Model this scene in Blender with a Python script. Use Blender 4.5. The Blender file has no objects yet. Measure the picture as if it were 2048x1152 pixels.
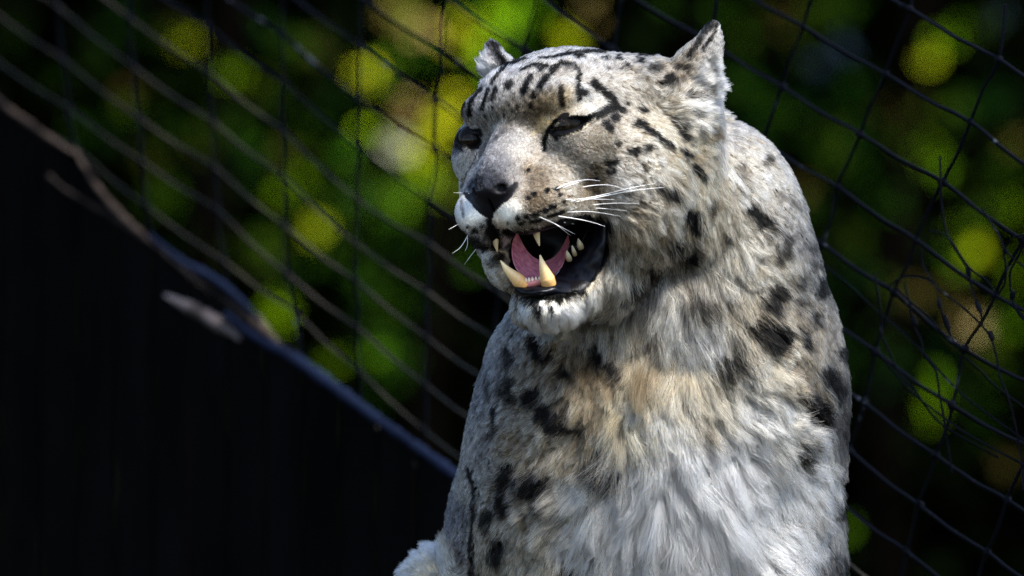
import bpy, math, random
import numpy as np
from mathutils import Vector
from mathutils.bvhtree import BVHTree

random.seed(7)
RNG = np.random.default_rng(7)
FUR = True
SC = bpy.context.scene
COL = SC.collection

# ------------------------------------------------------------------ camera, light, exposure
S = 0.00036            # metres per unit in the plane of the leopard (unit = 1/2048 of the frame width there)
DP = 6.0 / S           # camera distance in units
cam_d = bpy.data.cameras.new('camera')
cam = bpy.data.objects.new('camera', cam_d)
COL.objects.link(cam)
cam.location = (0, -6.0, 0)
cam.rotation_euler = (math.radians(90), 0, 0)
cam_d.sensor_width = 36.0
cam_d.lens = 36.0 * 6.0 / (2048 * S)
cam_d.clip_start = 0.1
cam_d.clip_end = 500
cam_d.dof.use_dof = True
cam_d.dof.focus_distance = 5.96
cam_d.dof.aperture_fstop = (cam_d.lens / 1000) / 0.050
cam_d.dof.aperture_blades = 0
SC.camera = cam

SUN_EL, SUN_AZ = math.radians(58), math.radians(142)    # azimuth clockwise from +Y (north)
w = bpy.data.worlds.new('World')
SC.world = w
w.use_nodes = True
nt = w.node_tree
nt.nodes.clear()
sky = nt.nodes.new('ShaderNodeTexSky')
sky.sky_type = 'NISHITA'
sky.sun_disc = False
sky.sun_elevation = SUN_EL
sky.sun_rotation = SUN_AZ
bg = nt.nodes.new('ShaderNodeBackground')
bg.inputs['Strength'].default_value = 0.05
wo = nt.nodes.new('ShaderNodeOutputWorld')
nt.links.new(sky.outputs[0], bg.inputs['Color'])
nt.links.new(bg.outputs[0], wo.inputs['Surface'])
sd = bpy.data.lights.new('sun', 'SUN')
sd.energy = 1.5
sd.angle = math.radians(12)
sd.color = (1.0, 0.965, 0.91)
sun = bpy.data.objects.new('sun', sd)
COL.objects.link(sun)
_sv = Vector((math.sin(SUN_AZ) * math.cos(SUN_EL), math.cos(SUN_AZ) * math.cos(SUN_EL), math.sin(SUN_EL)))
sun.rotation_euler = _sv.to_track_quat('Z', 'Y').to_euler()
sun.location = (0, -3, 5)
SC.view_settings.view_transform = 'Standard'
SC.view_settings.look = 'None'
SC.view_settings.gamma = 1.0
SC.view_settings.exposure = 2.75
SC.cycles.denoising_prefilter = 'NONE'
SC.view_settings.use_curve_mapping = False
SC.cycles.max_bounces = 6
SC.cycles.use_denoising = True
SC.cycles.transparent_max_bounces = 4

# ------------------------------------------------------------------ helpers
def U(px, py, y=0.0):
    """point of the place, in units: column px and row py of the frame at depth y (units behind the leopard plane)"""
    k = 1 + y / DP
    return np.array([(px - 1024) * k, y, (576 - py) * k])

def W(px, py, y=0.0):
    return Vector(U(px, py, y) * S)

def mesh_obj(name, verts, faces, mat=None, parent=None, smooth=True):
    me = bpy.data.meshes.new(name)
    me.from_pydata([tuple(v) for v in verts], [], [tuple(f) for f in faces])
    if smooth:
        me.polygons.foreach_set('use_smooth', [True] * len(me.polygons))
    me.update()
    o = bpy.data.objects.new(name, me)
    COL.objects.link(o)
    if mat: me.materials.append(mat)
    if parent: o.parent = parent
    return o

def np_mesh(name, V, F, mat=None, parent=None, smooth=True):
    V = np.asarray(V, np.float32); F = np.asarray(F, np.int32)
    me = bpy.data.meshes.new(name)
    n = F.shape[1]
    me.vertices.add(len(V)); me.vertices.foreach_set('co', V.ravel())
    me.loops.add(F.size); me.loops.foreach_set('vertex_index', F.ravel())
    me.polygons.add(len(F))
    me.polygons.foreach_set('loop_start', np.arange(0, F.size, n, dtype=np.int32))
    me.polygons.foreach_set('loop_total', np.full(len(F), n, np.int32))
    me.polygons.foreach_set('use_smooth', np.full(len(F), smooth))
    me.update(calc_edges=True)
    o = bpy.data.objects.new(name, me)
    COL.objects.link(o)
    if mat: me.materials.append(mat)
    if parent: o.parent = parent
    return o

def tag(o, label=None, cat=None, group=None, kind=None):
    if label: o['label'] = label
    if cat: o['category'] = cat
    if group: o['group'] = group
    if kind: o['kind'] = kind
    return o

def empty(name, loc=(0, 0, 0)):
    o = bpy.data.objects.new(name, None)
    o.empty_display_size = 0.05
    COL.objects.link(o)
    o.location = loc
    return o

def catmull(pts, step):
    P = np.array([np.asarray(p, float) for p in pts])
    if len(P) == 2:
        n = max(2, int(np.linalg.norm(P[1] - P[0]) / step) + 1)
        t = np.linspace(0, 1, n)[:, None]
        return P[0] * (1 - t) + P[1] * t
    Q = np.vstack([2 * P[0] - P[1], P, 2 * P[-1] - P[-2]])
    out = []
    for i in range(1, len(Q) - 2):
        p0, p1, p2, p3 = Q[i - 1], Q[i], Q[i + 1], Q[i + 2]
        n = max(1, int(np.linalg.norm(p2 - p1) / step))
        for j in range(n):
            t = j / n
            out.append(0.5 * ((2 * p1) + (-p0 + p2) * t + (2 * p0 - 5 * p1 + 4 * p2 - p3) * t * t + (-p0 + 3 * p1 - 3 * p2 + p3) * t ** 3))
    out.append(P[-1])
    return np.array(out)

def tube_data(path, radii, sides=8, lobes=0, lobe=0.0, twist=0.0, cap=True):
    """sweep along path (metres); radii per point; optional lobed twisted section = laid rope"""
    path = np.asarray(path, float); n = len(path)
    radii = np.broadcast_to(np.asarray(radii, float), (n,))
    T = np.gradient(path, axis=0); T /= np.linalg.norm(T, axis=1)[:, None] + 1e-12
    N = np.zeros_like(T)
    ref = np.array([0, 1.0, 0]) if abs(T[0][1]) < 0.9 else np.array([1.0, 0, 0])
    v = np.cross(T[0], ref); v /= np.linalg.norm(v); N[0] = v
    for i in range(1, n):
        v = N[i - 1] - T[i] * np.dot(N[i - 1], T[i]); N[i] = v / (np.linalg.norm(v) + 1e-12)
    B = np.cross(T, N)
    L = np.concatenate([[0], np.cumsum(np.linalg.norm(np.diff(path, axis=0), axis=1))])
    a = np.linspace(0, 2 * np.pi, sides, endpoint=False)
    prof = 1 + (lobe * np.abs(np.cos(a * lobes / 2)) if lobes else 0 * a)
    ang = a[None, :] + (twist * L)[:, None]
    r = radii[:, None] * prof[None, :]
    V = path[:, None, :] + r[..., None] * (np.cos(ang)[..., None] * N[:, None, :] + np.sin(ang)[..., None] * B[:, None, :])
    V = V.reshape(-1, 3)
    i = np.arange(n - 1)[:, None] * sides; j = np.arange(sides)[None, :]; j2 = (j + 1) % sides
    F = np.stack([i + j, i + j2, i + sides + j2, i + sides + j], -1).reshape(-1, 4)
    if cap:
        V = np.vstack([V, path[0], path[-1]])
        c0, c1 = len(V) - 2, len(V) - 1
        jj = np.arange(sides)
        A = np.stack([(jj + 1) % sides, jj, np.full(sides, c0), np.full(sides, c0)], -1)
        Bq = np.stack([(n - 1) * sides + jj, (n - 1) * sides + (jj + 1) % sides, np.full(sides, c1), np.full(sides, c1)], -1)
        return V, F, np.vstack([A[:, :3], Bq[:, :3]])
    return V, F, np.zeros((0, 3), int)

def build_tubes(name, tubes, mat, parent):
    VV, FF, off = [], [], 0
    for V, F, T in tubes:
        VV.append(V); FF += [tuple(x) for x in (F + off).tolist()] + [tuple(x) for x in (T + off).tolist()]
        off += len(V)
    return mesh_obj(name, np.vstack(VV).tolist(), FF, mat, parent)

def mat(name, color=(0.5, 0.5, 0.5), rough=0.7, spec=0.5):
    m = bpy.data.materials.new(name); m.use_nodes = True
    b = m.node_tree.nodes['Principled BSDF']
    b.inputs['Base Color'].default_value = (*color, 1)
    b.inputs['Roughness'].default_value = rough
    b.inputs['Specular IOR Level'].default_value = spec
    return m, m.node_tree, b

def noise_mix(nt, b, c1, c2, scale=10, detail=6, lo=0.35, hi=0.65, stretch=None, bump=0.0, dist=0.002, coord='Object'):
    tc = nt.nodes.new('ShaderNodeTexCoord')
    src = tc.outputs[coord]
    if stretch:
        mp = nt.nodes.new('ShaderNodeMapping'); mp.inputs['Scale'].default_value = stretch
        nt.links.new(src, mp.inputs[0]); src = mp.outputs[0]
    n = nt.nodes.new('ShaderNodeTexNoise'); n.inputs['Scale'].default_value = scale; n.inputs['Detail'].default_value = detail
    nt.links.new(src, n.inputs['Vector'])
    r = nt.nodes.new('ShaderNodeValToRGB')
    r.color_ramp.elements[0].position = lo; r.color_ramp.elements[0].color = (*c1, 1)
    r.color_ramp.elements[1].position = hi; r.color_ramp.elements[1].color = (*c2, 1)
    nt.links.new(n.outputs[0], r.inputs[0]); nt.links.new(r.outputs[0], b.inputs['Base Color'])
    if bump:
        bp = nt.nodes.new('ShaderNodeBump'); bp.inputs['Strength'].default_value = bump; bp.inputs['Distance'].default_value = dist
        nt.links.new(n.outputs[0], bp.inputs['Height']); nt.links.new(bp.outputs[0], b.inputs['Normal'])
    return n

# ------------------------------------------------------------------ setting: ground, wood, added dark backstop
m_ground, g_nt, g_b = mat('forest_floor', rough=0.95, spec=0.1)
noise_mix(g_nt, g_b, (0.012, 0.010, 0.006), (0.035, 0.03, 0.016), scale=3, bump=0.5, dist=0.02)
gx = np.linspace(-60, 60, 61); gy = np.linspace(-14, 90, 53)
GX, GY = np.meshgrid(gx, gy)
GZ = -1.5 + 0.06 * np.sin(GX * 1.3) * np.cos(GY * 0.9) + np.where(GY > 16, (GY - 16) * 0.55, 0) * 1.0
V = np.stack([GX, GY, GZ], -1).reshape(-1, 3)
nx = len(gx)
F = [(i * nx + j, i * nx + j + 1, (i + 1) * nx + j + 1, (i + 1) * nx + j) for i in range(len(gy) - 1) for j in range(nx - 1)]
ground = np_mesh('ground', V, F, m_ground)
tag(ground, kind='structure')

def leaf_mat(name, trans=0.35):
    m = bpy.data.materials.new(name); m.use_nodes = True
    t = m.node_tree; t.nodes.clear()
    at = t.nodes.new('ShaderNodeAttribute'); at.attribute_name = 'col'
    d = t.nodes.new('ShaderNodeBsdfDiffuse'); tr = t.nodes.new('ShaderNodeBsdfTranslucent')
    mx = t.nodes.new('ShaderNodeMixShader'); mx.inputs[0].default_value = trans
    o = t.nodes.new('ShaderNodeOutputMaterial')
    t.links.new(at.outputs['Color'], d.inputs[0]); t.links.new(at.outputs['Color'], tr.inputs[0])
    t.links.new(d.outputs[0], mx.inputs[1]); t.links.new(tr.outputs[0], mx.inputs[2]); t.links.new(mx.outputs[0], o.inputs[0])
    return m
m_leaf = leaf_mat('leaf')

def leaves_mesh(name, C, size, cols, mat, parent=None, face=None, origin=(0, 0, 0)):
    """C (n,3) centres; size (n,); cols (n,3): each leaf a bent pointed blade of six vertices"""
    n = len(C)
    N = RNG.normal(size=(n, 3))
    if face is not None: N = N * 0.7 + np.asarray(face)
    N /= np.linalg.norm(N, axis=1)[:, None]
    A = np.cross(N, RNG.normal(size=(n, 3))); A /= np.linalg.norm(A, axis=1)[:, None]
    B = np.cross(N, A)
    prof = [(-0.5, 0.0, 0), (-0.12, 0.27, .05), (0.22, 0.2, .05), (0.55, 0.0, -.08), (0.22, -0.2, .05), (-0.12, -0.27, .05)]
    V = np.stack([C + size[:, None] * (a * A + b * B + c * N) for a, b, c in prof], 1).reshape(-1, 3) - np.asarray(origin)
    base = np.arange(n)[:, None] * 6
    F = np.vstack([base + np.array([0, 1, 2, 3]), base + np.array([0, 3, 4, 5])])
    o = np_mesh(name, V, F, mat, parent, smooth=False)
    ca = o.data.color_attributes.new('col', 'FLOAT_COLOR', 'POINT')
    cc = np.ones((n, 6, 4), np.float32); cc[:, :, :3] = cols[:, None, :]
    ca.data.foreach_set('color', cc.ravel())
    return o

# dense wood behind the shrubs, its deep shade put into near-black leaf colours
n = 26000
C = np.stack([RNG.uniform(-9, 9, n), RNG.uniform(12.0, 15.5, n), RNG.uniform(-1.5, 6.5, n)], -1)
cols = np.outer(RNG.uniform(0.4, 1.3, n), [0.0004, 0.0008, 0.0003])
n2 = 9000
C2 = np.stack([RNG.uniform(-9, 9, n2), RNG.uniform(9.8, 14, n2), RNG.uniform(2.0, 2.6, n2) + 0.3 * RNG.normal(size=n2)], -1)  # unseen roof of leaves, added overhead to shade the background
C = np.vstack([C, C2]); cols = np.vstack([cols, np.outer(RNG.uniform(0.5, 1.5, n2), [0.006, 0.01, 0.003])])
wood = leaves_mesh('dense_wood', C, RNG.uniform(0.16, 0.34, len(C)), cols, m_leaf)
tag(wood, kind='stuff', label='dense wood behind the net, shade painted into its leaves, added leaf roof above')
m_backstop, b_nt, b_b = mat('backstop_black', rough=1.0, spec=0.0)  # added near-black backstop, keeps bright sky out of the leaf gaps
noise_mix(b_nt, b_b, (0.0006, 0.0008, 0.0004), (0.002, 0.003, 0.001), scale=2)
bx_, bz_ = np.linspace(-14, 14, 29), np.linspace(-2, 9, 12)
BX, BZ = np.meshgrid(bx_, bz_)
BY = 16.2 + 0.25 * (BZ + 2) + 0.4 * np.sin(BX * 1.7) * np.cos(BZ * 1.3)
Vb = np.stack([BX, BY, BZ], -1).reshape(-1, 3)
Fb = [(i * 29 + j, i * 29 + j + 1, (i + 1) * 29 + j + 1, (i + 1) * 29 + j) for i in range(11) for j in range(28)]
tag(np_mesh('dark_backstop', Vb, Fb, m_backstop), kind='structure')

# ------------------------------------------------------------------ shrubs whose leaves blur into discs
m_bark, k_nt, k_b = mat('bark', rough=0.95, spec=0.0)
noise_mix(k_nt, k_b, (0.0008, 0.0007, 0.0005), (0.0025, 0.002, 0.0015), scale=14, stretch=(1, 1, 0.2), bump=0.6, dist=0.01)
G1, G2, G3 = (0.29, 0.50, 0.008), (0.15, 0.32, 0.008), (0.045, 0.12, 0.008)
YW, TAN, CRM, BLU, BRN = (0.48, 0.55, 0.012), (0.30, 0.22, 0.07), (0.75, 0.62, 0.28), (0.05, 0.085, 0.11), (0.15, 0.12, 0.03)
# column, row, radius in the frame, colour, share of the disc covered, how far behind (m)
BOK = [
 (922, 70, 48, YW, .9), (905, 140, 46, G1, .8), (850, 52, 58, TAN, .8), (790, 40, 50, BRN, .5), (725, 150, 48, YW, .75), (735, 255, 30, G1, .4),
 (796, 296, 44, CRM, .95), (830, 300, 40, YW, .6), (880, 250, 46, YW, .9), (905, 210, 40, YW, .9), (815, 215, 38, TAN, .55), (850, 340, 50, G1, .5), (880, 320, 30, YW, .6),
 (945, 30, 50, G2, .7), (1050, 22, 60, G2, .8), (1000, 40, 40, G1, .5), (1135, 78, 36, YW, .6), (1185, 15, 50, TAN, .4), (960, 110, 40, G1, .7), (1020, 90, 40, G3, .8),
 (378, 88, 33, YW, .45), (465, 145, 36, G1, .42), (395, 150, 36, G2, .4), (258, 192, 30, BRN, .8), (250, 215, 26, G2, .35),
 (520, 320, 44, G2, .35), (605, 362, 34, G1, .5), (560, 310, 32, BRN, .6), (560, 395, 36, G1, .45), (635, 457, 32, YW, .75), (345, 392, 34, G2, .45),
 (440, 378, 40, G3, .6), (800, 395, 44, G2, .35), (760, 470, 50, G3, .6), (690, 400, 50, G3, .7), (565, 625, 36, G1, .7), (545, 610, 24, G1, .5), (668, 722, 36, G1, .8),
 (752, 712, 30, G2, .8), (640, 520, 50, G3, .5), (520, 480, 40, G3, .5), (180, 120, 60, G3, .5), (110, 160, 50, G3, .3), (300, 70, 50, G3, .3), (640, 90, 50, BRN, .3),
 (560, 60, 60, G3, .3), (860, 520, 60, G3, .4), (900, 620, 60, G3, .35), (830, 590, 60, G3, .5), (700, 560, 50, G3, .4), (480, 250, 44, G3, .5), (420, 240, 40, G3, .4),
 (700, 300, 40, G3, .5), (620, 250, 40, G3, .3), (1010, 180, 60, G2, .6),
 (1885, 85, 44, G1, .42), (1862, 115, 32, YW, .4), (1905, 60, 40, G2, .5), (1636, 122, 34, BLU, .8), (1688, 92, 30, BLU, .7), (1855, 305, 46, G1, .4), (1830, 300, 34, G2, .5), (1880, 340, 34, G2, .5),
 (1575, 240, 40, G3, .5), (1540, 220, 40, G3, .5), (1956, 502, 30, YW, .95), (1930, 470, 55, G1, .3), (2030, 420, 40, G1, .3), (1920, 520, 45, G2, .5), (1935, 640, 40, TAN, .7), (1960, 660, 30, CRM, .25),
 (1830, 600, 46, BRN, .6), (1900, 580, 50, BRN, .6), (1870, 760, 40, G2, .6), (1865, 800, 36, G1, .35), (2020, 640, 50, G2, .45), (2035, 540, 44, G1, .45), (2000, 760, 40, G3, .5), (1860, 830, 30, G1, .2),
 (2020, 925, 32, BRN, .6), (1600, 380, 40, BRN, .6), (1620, 420, 40, G3, .5), (1420, 30, 50, G3, .5), (1560, 30, 50, BRN, .4), (1690, 1060, 24, G2, .5), (1770, 960, 40, G3, .3), (1500, 10, 40, G3, .4),
 (2000, 30, 30, BLU, .3), (1780, 240, 50, BRN, .25), (1700, 350, 60, G3, .35), (1790, 420, 60, G3, .35), (1990, 330, 50, G3, .3), (2040, 290, 30, TAN, .3), (1330, 10, 50, G3, .4), (1760, 680, 60, G3, .35), (1960, 850, 60, G3, .25),
 (760, 630, 50, G3, .35), (880, 700, 50, G3, .25), (20, 60, 60, G3, .2), (330, 260, 40, G3, .3), (150, 250, 40, G3, .4), (370, 470, 30, G3, .5), (760, 800, 40, G3, .25)]
rb = random.Random(3)
for _ in range(150):
    x_ = rb.uniform(150, 960) if rb.random() < .62 else rb.uniform(1440, 2048)
    y_ = rb.uniform(0, 780)
    if x_ < 960 and y_ > 150 + .82 * x_: continue
    c_ = rb.choice([(0.02, 0.075, 0.008), (0.035, 0.09, 0.006), (0.06, 0.11, 0.008), (0.012, 0.045, 0.012), (0.10, 0.14, 0.01)])
    BOK.append((x_, y_, rb.uniform(34, 75), c_, rb.uniform(.3, .7)))
SHRUBS = [(-1.05, 9.3, 'slim young tree with a few dull green leaves near the sloping wall', 'slim tree'),
          (-0.55, 9.0, 'thin stemmed shrub with scattered bright leaves behind the sagging net', 'shrub'),
          (-0.12, 8.8, 'yellow green shrub with the brightest leaves beside the leopard head', 'shrub'),
          (0.30, 9.4, 'dim olive shrub behind the leopard ears', 'shrub'),
          (0.72, 9.1, 'bushy shrub with lime and tan leaves behind the tangled net', 'shrub'),
          (1.15, 9.5, 'small tree with sparse dark leaves at the far end of the net', 'small tree')]
leafsets = [[] for _ in SHRUBS]
for (px, py, r, c, cov) in BOK:
    yd = 9.0 + random.uniform(-0.3, 0.5)
    k = 1 + yd / 6.0
    wx = (px - 1024) * S * k; wz = (576 - py) * S * k
    i = min(range(len(SHRUBS)), key=lambda q: abs(SHRUBS[q][0] - wx))
    rr = r * .62 * S * k
    nl = 9
    for _ in range(nl):
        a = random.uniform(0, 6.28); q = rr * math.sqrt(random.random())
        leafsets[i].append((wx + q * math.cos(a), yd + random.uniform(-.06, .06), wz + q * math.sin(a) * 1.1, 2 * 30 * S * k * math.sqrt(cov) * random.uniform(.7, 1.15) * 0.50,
                            *(np.minimum(.9, np.array(c) ** 1.05 * (2.2 if 690 < px < 1000 and py < 420 else 1.4 if 900 < px < 1250 else 1.0 if c in (YW, CRM) else .36 if px < 450 else .62) * random.uniform(.8, 1.2)))))  # sunlit patches put into the leaf colours, scaled by place in the frame
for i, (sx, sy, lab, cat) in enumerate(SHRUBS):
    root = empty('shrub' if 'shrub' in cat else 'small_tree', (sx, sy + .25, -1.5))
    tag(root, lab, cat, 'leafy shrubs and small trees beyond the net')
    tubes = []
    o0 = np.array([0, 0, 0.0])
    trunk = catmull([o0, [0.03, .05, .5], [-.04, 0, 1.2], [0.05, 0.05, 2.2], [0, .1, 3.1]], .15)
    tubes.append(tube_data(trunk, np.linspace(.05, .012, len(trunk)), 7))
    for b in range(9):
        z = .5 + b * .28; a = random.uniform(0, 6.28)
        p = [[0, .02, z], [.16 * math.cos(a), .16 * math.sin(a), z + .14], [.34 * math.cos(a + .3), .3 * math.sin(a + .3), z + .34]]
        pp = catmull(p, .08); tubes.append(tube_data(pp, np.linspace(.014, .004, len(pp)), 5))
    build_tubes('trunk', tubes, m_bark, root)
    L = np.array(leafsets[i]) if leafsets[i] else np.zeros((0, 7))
    nd = 420                                         # the shrub's other leaves, shade put into their near-black colour
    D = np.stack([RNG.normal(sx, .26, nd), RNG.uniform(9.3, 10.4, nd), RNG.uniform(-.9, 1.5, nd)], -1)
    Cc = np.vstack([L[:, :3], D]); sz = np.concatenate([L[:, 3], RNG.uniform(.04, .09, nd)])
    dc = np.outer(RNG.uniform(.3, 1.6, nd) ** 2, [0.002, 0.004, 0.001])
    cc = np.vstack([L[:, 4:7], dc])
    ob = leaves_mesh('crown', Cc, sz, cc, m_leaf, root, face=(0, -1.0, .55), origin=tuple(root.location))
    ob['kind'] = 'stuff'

# ------------------------------------------------------------------ net
m_cord, c_nt, c_b = mat('cord', rough=0.7, spec=0.06)
noise_mix(c_nt, c_b, (0.0007, 0.0014, 0.0038), (0.11, 0.13, 0.16), scale=45, detail=8, lo=0.64, hi=0.80, bump=0.4, dist=0.0008)
m_cord2, c_nt, c_b = mat('warm_lit_cord', rough=0.8, spec=0.2)  # left rows: warm light on the cords put into their colour
noise_mix(c_nt, c_b, (0.005, 0.007, 0.008), (0.055, 0.045, 0.033), scale=9, detail=4, lo=0.42, hi=0.72)

def fy(px):            # the net recedes towards the left
    return (0.16 + (2048 - px) / 2048 * 1.2) / S
ROWS = {
 'A': {8: (1475, -178), 9: (1650, -80), 10: (1820, 18), 11: (1997, 118), 12: (2170, 225)},
 'B': {8: (1440, -45), 9: (1605, 52), 10: (1772, 148), 11: (1940, 243), 12: (2110, 370)},
 'C': {7: (1245, -20), 8: (1418, 82), 9: (1565, 174), 10: (1720, 267), 11: (1886, 363), 12: (2045, 480)},
 'D': {6: (1072, -12), 7: (1225, 97), 8: (1375, 192), 9: (1527, 284), 10: (1675, 373), 11: (1833, 480), 12: (1990, 590), 13: (2140, 660)},
 'E': {5: (893, -5), 6: (1047, 97), 7: (1195, 195), 8: (1345, 290), 9: (1495, 388), 10: (1645, 488), 11: (1790, 585), 12: (1930, 698), 13: (2080, 775)},
 'F': {4: (722, -5), 5: (885, 100), 6: (1035, 200), 7: (1180, 300), 8: (1325, 395), 9: (1470, 495), 10: (1612, 598), 11: (1753, 704), 12: (1904, 810), 13: (2060, 895)},
 'G': {3: (567, -22), 4: (720, 91), 5: (875, 200), 6: (1015, 300), 7: (1160, 400), 8: (1300, 500), 9: (1445, 600), 10: (1585, 705), 11: (1728, 805), 12: (1872, 911), 13: (2015, 1000), 14: (2150, 1080)},
 'H': {2: (415, -34), 3: (563, 67), 4: (718, 197), 5: (869, 298), 6: (1008, 395), 7: (1150, 495), 8: (1290, 597), 9: (1430, 700), 10: (1570, 808), 11: (1700, 902), 12: (1838, 1010), 13: (1975, 1105), 14: (2100, 1190)},
 'I': {1: (255, -58), 2: (414, 52), 3: (565, 164), 4: (716, 292), 5: (860, 401), 6: (1000, 492), 7: (1140, 595), 8: (1280, 700), 9: (1420, 805), 10: (1550, 910), 11: (1680, 1005), 12: (1812, 1102), 13: (1945, 1200)},
 'J': {0: (110, -88), 1: (261, 36), 2: (419, 146), 3: (565, 261), 4: (714, 398), 5: (857, 486), 6: (998, 585), 7: (1135, 690), 8: (1270, 795), 9: (1405, 900), 10: (1535, 1005), 11: (1665, 1100), 12: (1790, 1195)},
 'K': {-1: (-30, -82), 0: (115, 12), 1: (267, 134), 2: (425, 243), 3: (565, 352), 4: (712, 486), 5: (854, 583), 6: (990, 678), 7: (1130, 780), 8: (1265, 885), 9: (1400, 990)},
 'L': {-1: (-28, 12), 0: (125, 118), 1: (276, 234), 2: (428, 333), 3: (567, 450), 4: (713, 562), 5: (854, 675), 6: (985, 768), 7: (1120, 870), 8: (1255, 975)},
 'M': {-1: (-20, 112), 0: (137, 216), 1: (284, 322), 2: (434, 419), 3: (574, 547), 4: (716, 656), 5: (852, 770), 6: (980, 862), 7: (1110, 960)},
 'N': {-1: (-10, 205), 0: (152, 298), 1: (294, 413), 2: (448, 522), 3: (590, 626), 4: (722, 745), 5: (850, 862), 6: (975, 950)},
 'O': {1: (312, 504), 2: (460, 612), 3: (604, 716), 4: (732, 832), 5: (848, 948)},
}
net = empty('safety_net', W(1024, 1152, fy(1024)))
tag(net, 'dark blue knotted cord netting stretched in a slanting grid behind the leopard', 'net')
for rk in ROWS:              # the net goes on past the frame on the right
    row = ROWS[rk]; k = max(row)
    if k < 11: continue
    for q in range(4):
        a, b = row[k], row[k - 1]; row[k + 1] = (a[0] + 150, a[1] + min(110, (a[1] - b[1]) * .97)); k += 1
def P3(p, dy=0.0):
    return U(p[0], p[1], fy(p[0]) + dy) * S
off0 = np.array(net.location)
def cord(pts, r, par, m, name='cord', loc=None, sag=0.0, dy=0.0):
    pts = [P3(p, dy) for p in pts]
    if sag:
        q = []
        for a, b in zip(pts[:-1], pts[1:]):
            q += [a, (a + b) / 2 + np.array([0, 0, -sag * S])]
        pts = q + [pts[-1]]
    path = catmull(pts, 0.0011 if m is m_cord else 0.004)
    path = path + 0.35 * S * np.sin(np.arange(len(path))[:, None] * np.array([.13, .07, .17]))
    ro = par.location
    V, F, T = tube_data(path - np.array(ro), r * S * .80, 9, 3, .34, 2 * np.pi / 0.0092)
    return build_tubes(name, [(V, F, T)], m, par)
for rk, row in ROWS.items():
    ks = sorted(row)
    pts = [row[k] for k in ks]
    right = [p for p in pts if p[0] > 1200]; left = [p for p in pts if p[0] <= 1340]
    cord(pts, 4.3, net, m_cord if rk in 'ABCDEFGHI' else m_cord2, sag=5)
def knots_col(c):
    return [(rk, ROWS[rk][c]) for rk in ROWS if c in ROWS[rk]]
for c in range(-1, 19):
    kc = knots_col(c)
    if len(kc) < 2: continue
    pts = [(p[0] + random.uniform(-3, 3), p[1]) for _, p in kc]
    fine = []
    for a, b in zip(pts[:-1], pts[1:]):
        fine += [a, ((a[0] + b[0]) / 2 + random.uniform(-4, 4), (a[1] + b[1]) / 2)]
    fine.append(pts[-1])
    top = fine[0]
    if top[1] > -60: fine = [(top[0] + (12 if c > 8 else -4), top[1] - 110)] + fine
    cord(fine, 3.6, net, m_cord, dy=4)
# knots: one wound lump of cord each
def knot_mesh():
    t = np.linspace(0, 2 * np.pi, 40)
    pth = np.stack([(2.1 + 0.8 * np.cos(3 * t)) * np.cos(2 * t) * 2.4, (1.2 + .6 * np.sin(3 * t)) * 2.2, (2.1 + 0.8 * np.cos(3 * t)) * np.sin(2 * t) * 1.9], -1) * S
    V, F, T = tube_data(pth, 3.4 * S, 7, 3, .25, 2 * np.pi / .009, cap=True)
    return V, F, T
kn = None
for rk, row in ROWS.items():
    for c, p in row.items():
        if not (-40 < p[0] < 2500 and -40 < p[1] < 1190): continue
        if kn is None:
            kn = build_tubes('knot', [knot_mesh()], m_cord, net); o = kn
        else:
            o = kn.copy(); COL.objects.link(o); o.parent = net
        o.location = Vector(P3(p, -2)) - net.location
        o.rotation_euler = (random.uniform(-.5, .5), random.uniform(0, 6.28), random.uniform(-.5, .5))
        s_ = random.uniform(.85, 1.2); o.scale = (s_, s_, s_)
# the loose slack net bunched over the main one at the right
slack = empty('slack_net', W(1850, 1152, fy(1850)))
tag(slack, 'thin tangled slack netting hanging in loops over the taut net beside the leopard', 'net')
def c4(x, y): return (1700 + x / 3.03, 420 + y / 3.03)
TH = [[(545, -330), (550, -150), (560, 0), (600, 170), (710, 350), (735, 470), (790, 620), (800, 700), (850, 770), (890, 900), (905, 1000), (960, 1140), (1020, 1400), (1050, 1700)],
 [(480, 125), (590, 160), (720, 340), (830, 430), (880, 500)], [(230, 470), (300, 420), (360, 405), (460, 420), (540, 480), (680, 590), (800, 700)],
 [(430, 240), (445, 340), (525, 470), (540, 560), (600, 720), (640, 810), (700, 850)], [(800, -10), (820, 20), (900, 150), (945, 250), (1055, 350), (1200, 500)],
 [(1250, 180), (1080, 150), (1050, 150), (990, 165), (955, 210), (935, 260), (945, 330), (940, 440), (900, 510)], [(1100, 60), (1055, 200), (1010, 300), (970, 390), (990, 560), (1055, 660), (1200, 860)],
 [(-200, 300), (0, 460), (160, 610), (260, 690), (430, 850), (560, 1000), (650, 1090), (760, 1180), (1200, 1500)], [(150, 380), (180, 560), (190, 740), (240, 860), (300, 990), (400, 1100), (560, 1300), (900, 1500)],
 [(330, 440), (365, 570), (380, 680), (430, 790), (450, 880), (520, 980), (545, 1150), (570, 1300), (620, 1600)], [(290, 480), (340, 530), (480, 650), (600, 790), (680, 840)], [(190, 890), (350, 1080), (430, 1150), (700, 1350), (1150, 1600)],
 [(920, 540), (1000, 600), (1055, 670), (1250, 800)], [(700, 890), (800, 980), (900, 1080), (1200, 1300)]]
for q in TH:
    pts = [c4(*p) for p in q]
    ws = [P3(p, -26 - 10 * random.random()) - np.array(slack.location) for p in pts]
    path = catmull(ws, 0.0012)
    V, F, T = tube_data(path, 1.9 * S, 8, 3, .3, 2 * np.pi / .007)
    build_tubes('cord', [(V, F, T)], m_cord, slack)
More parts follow.
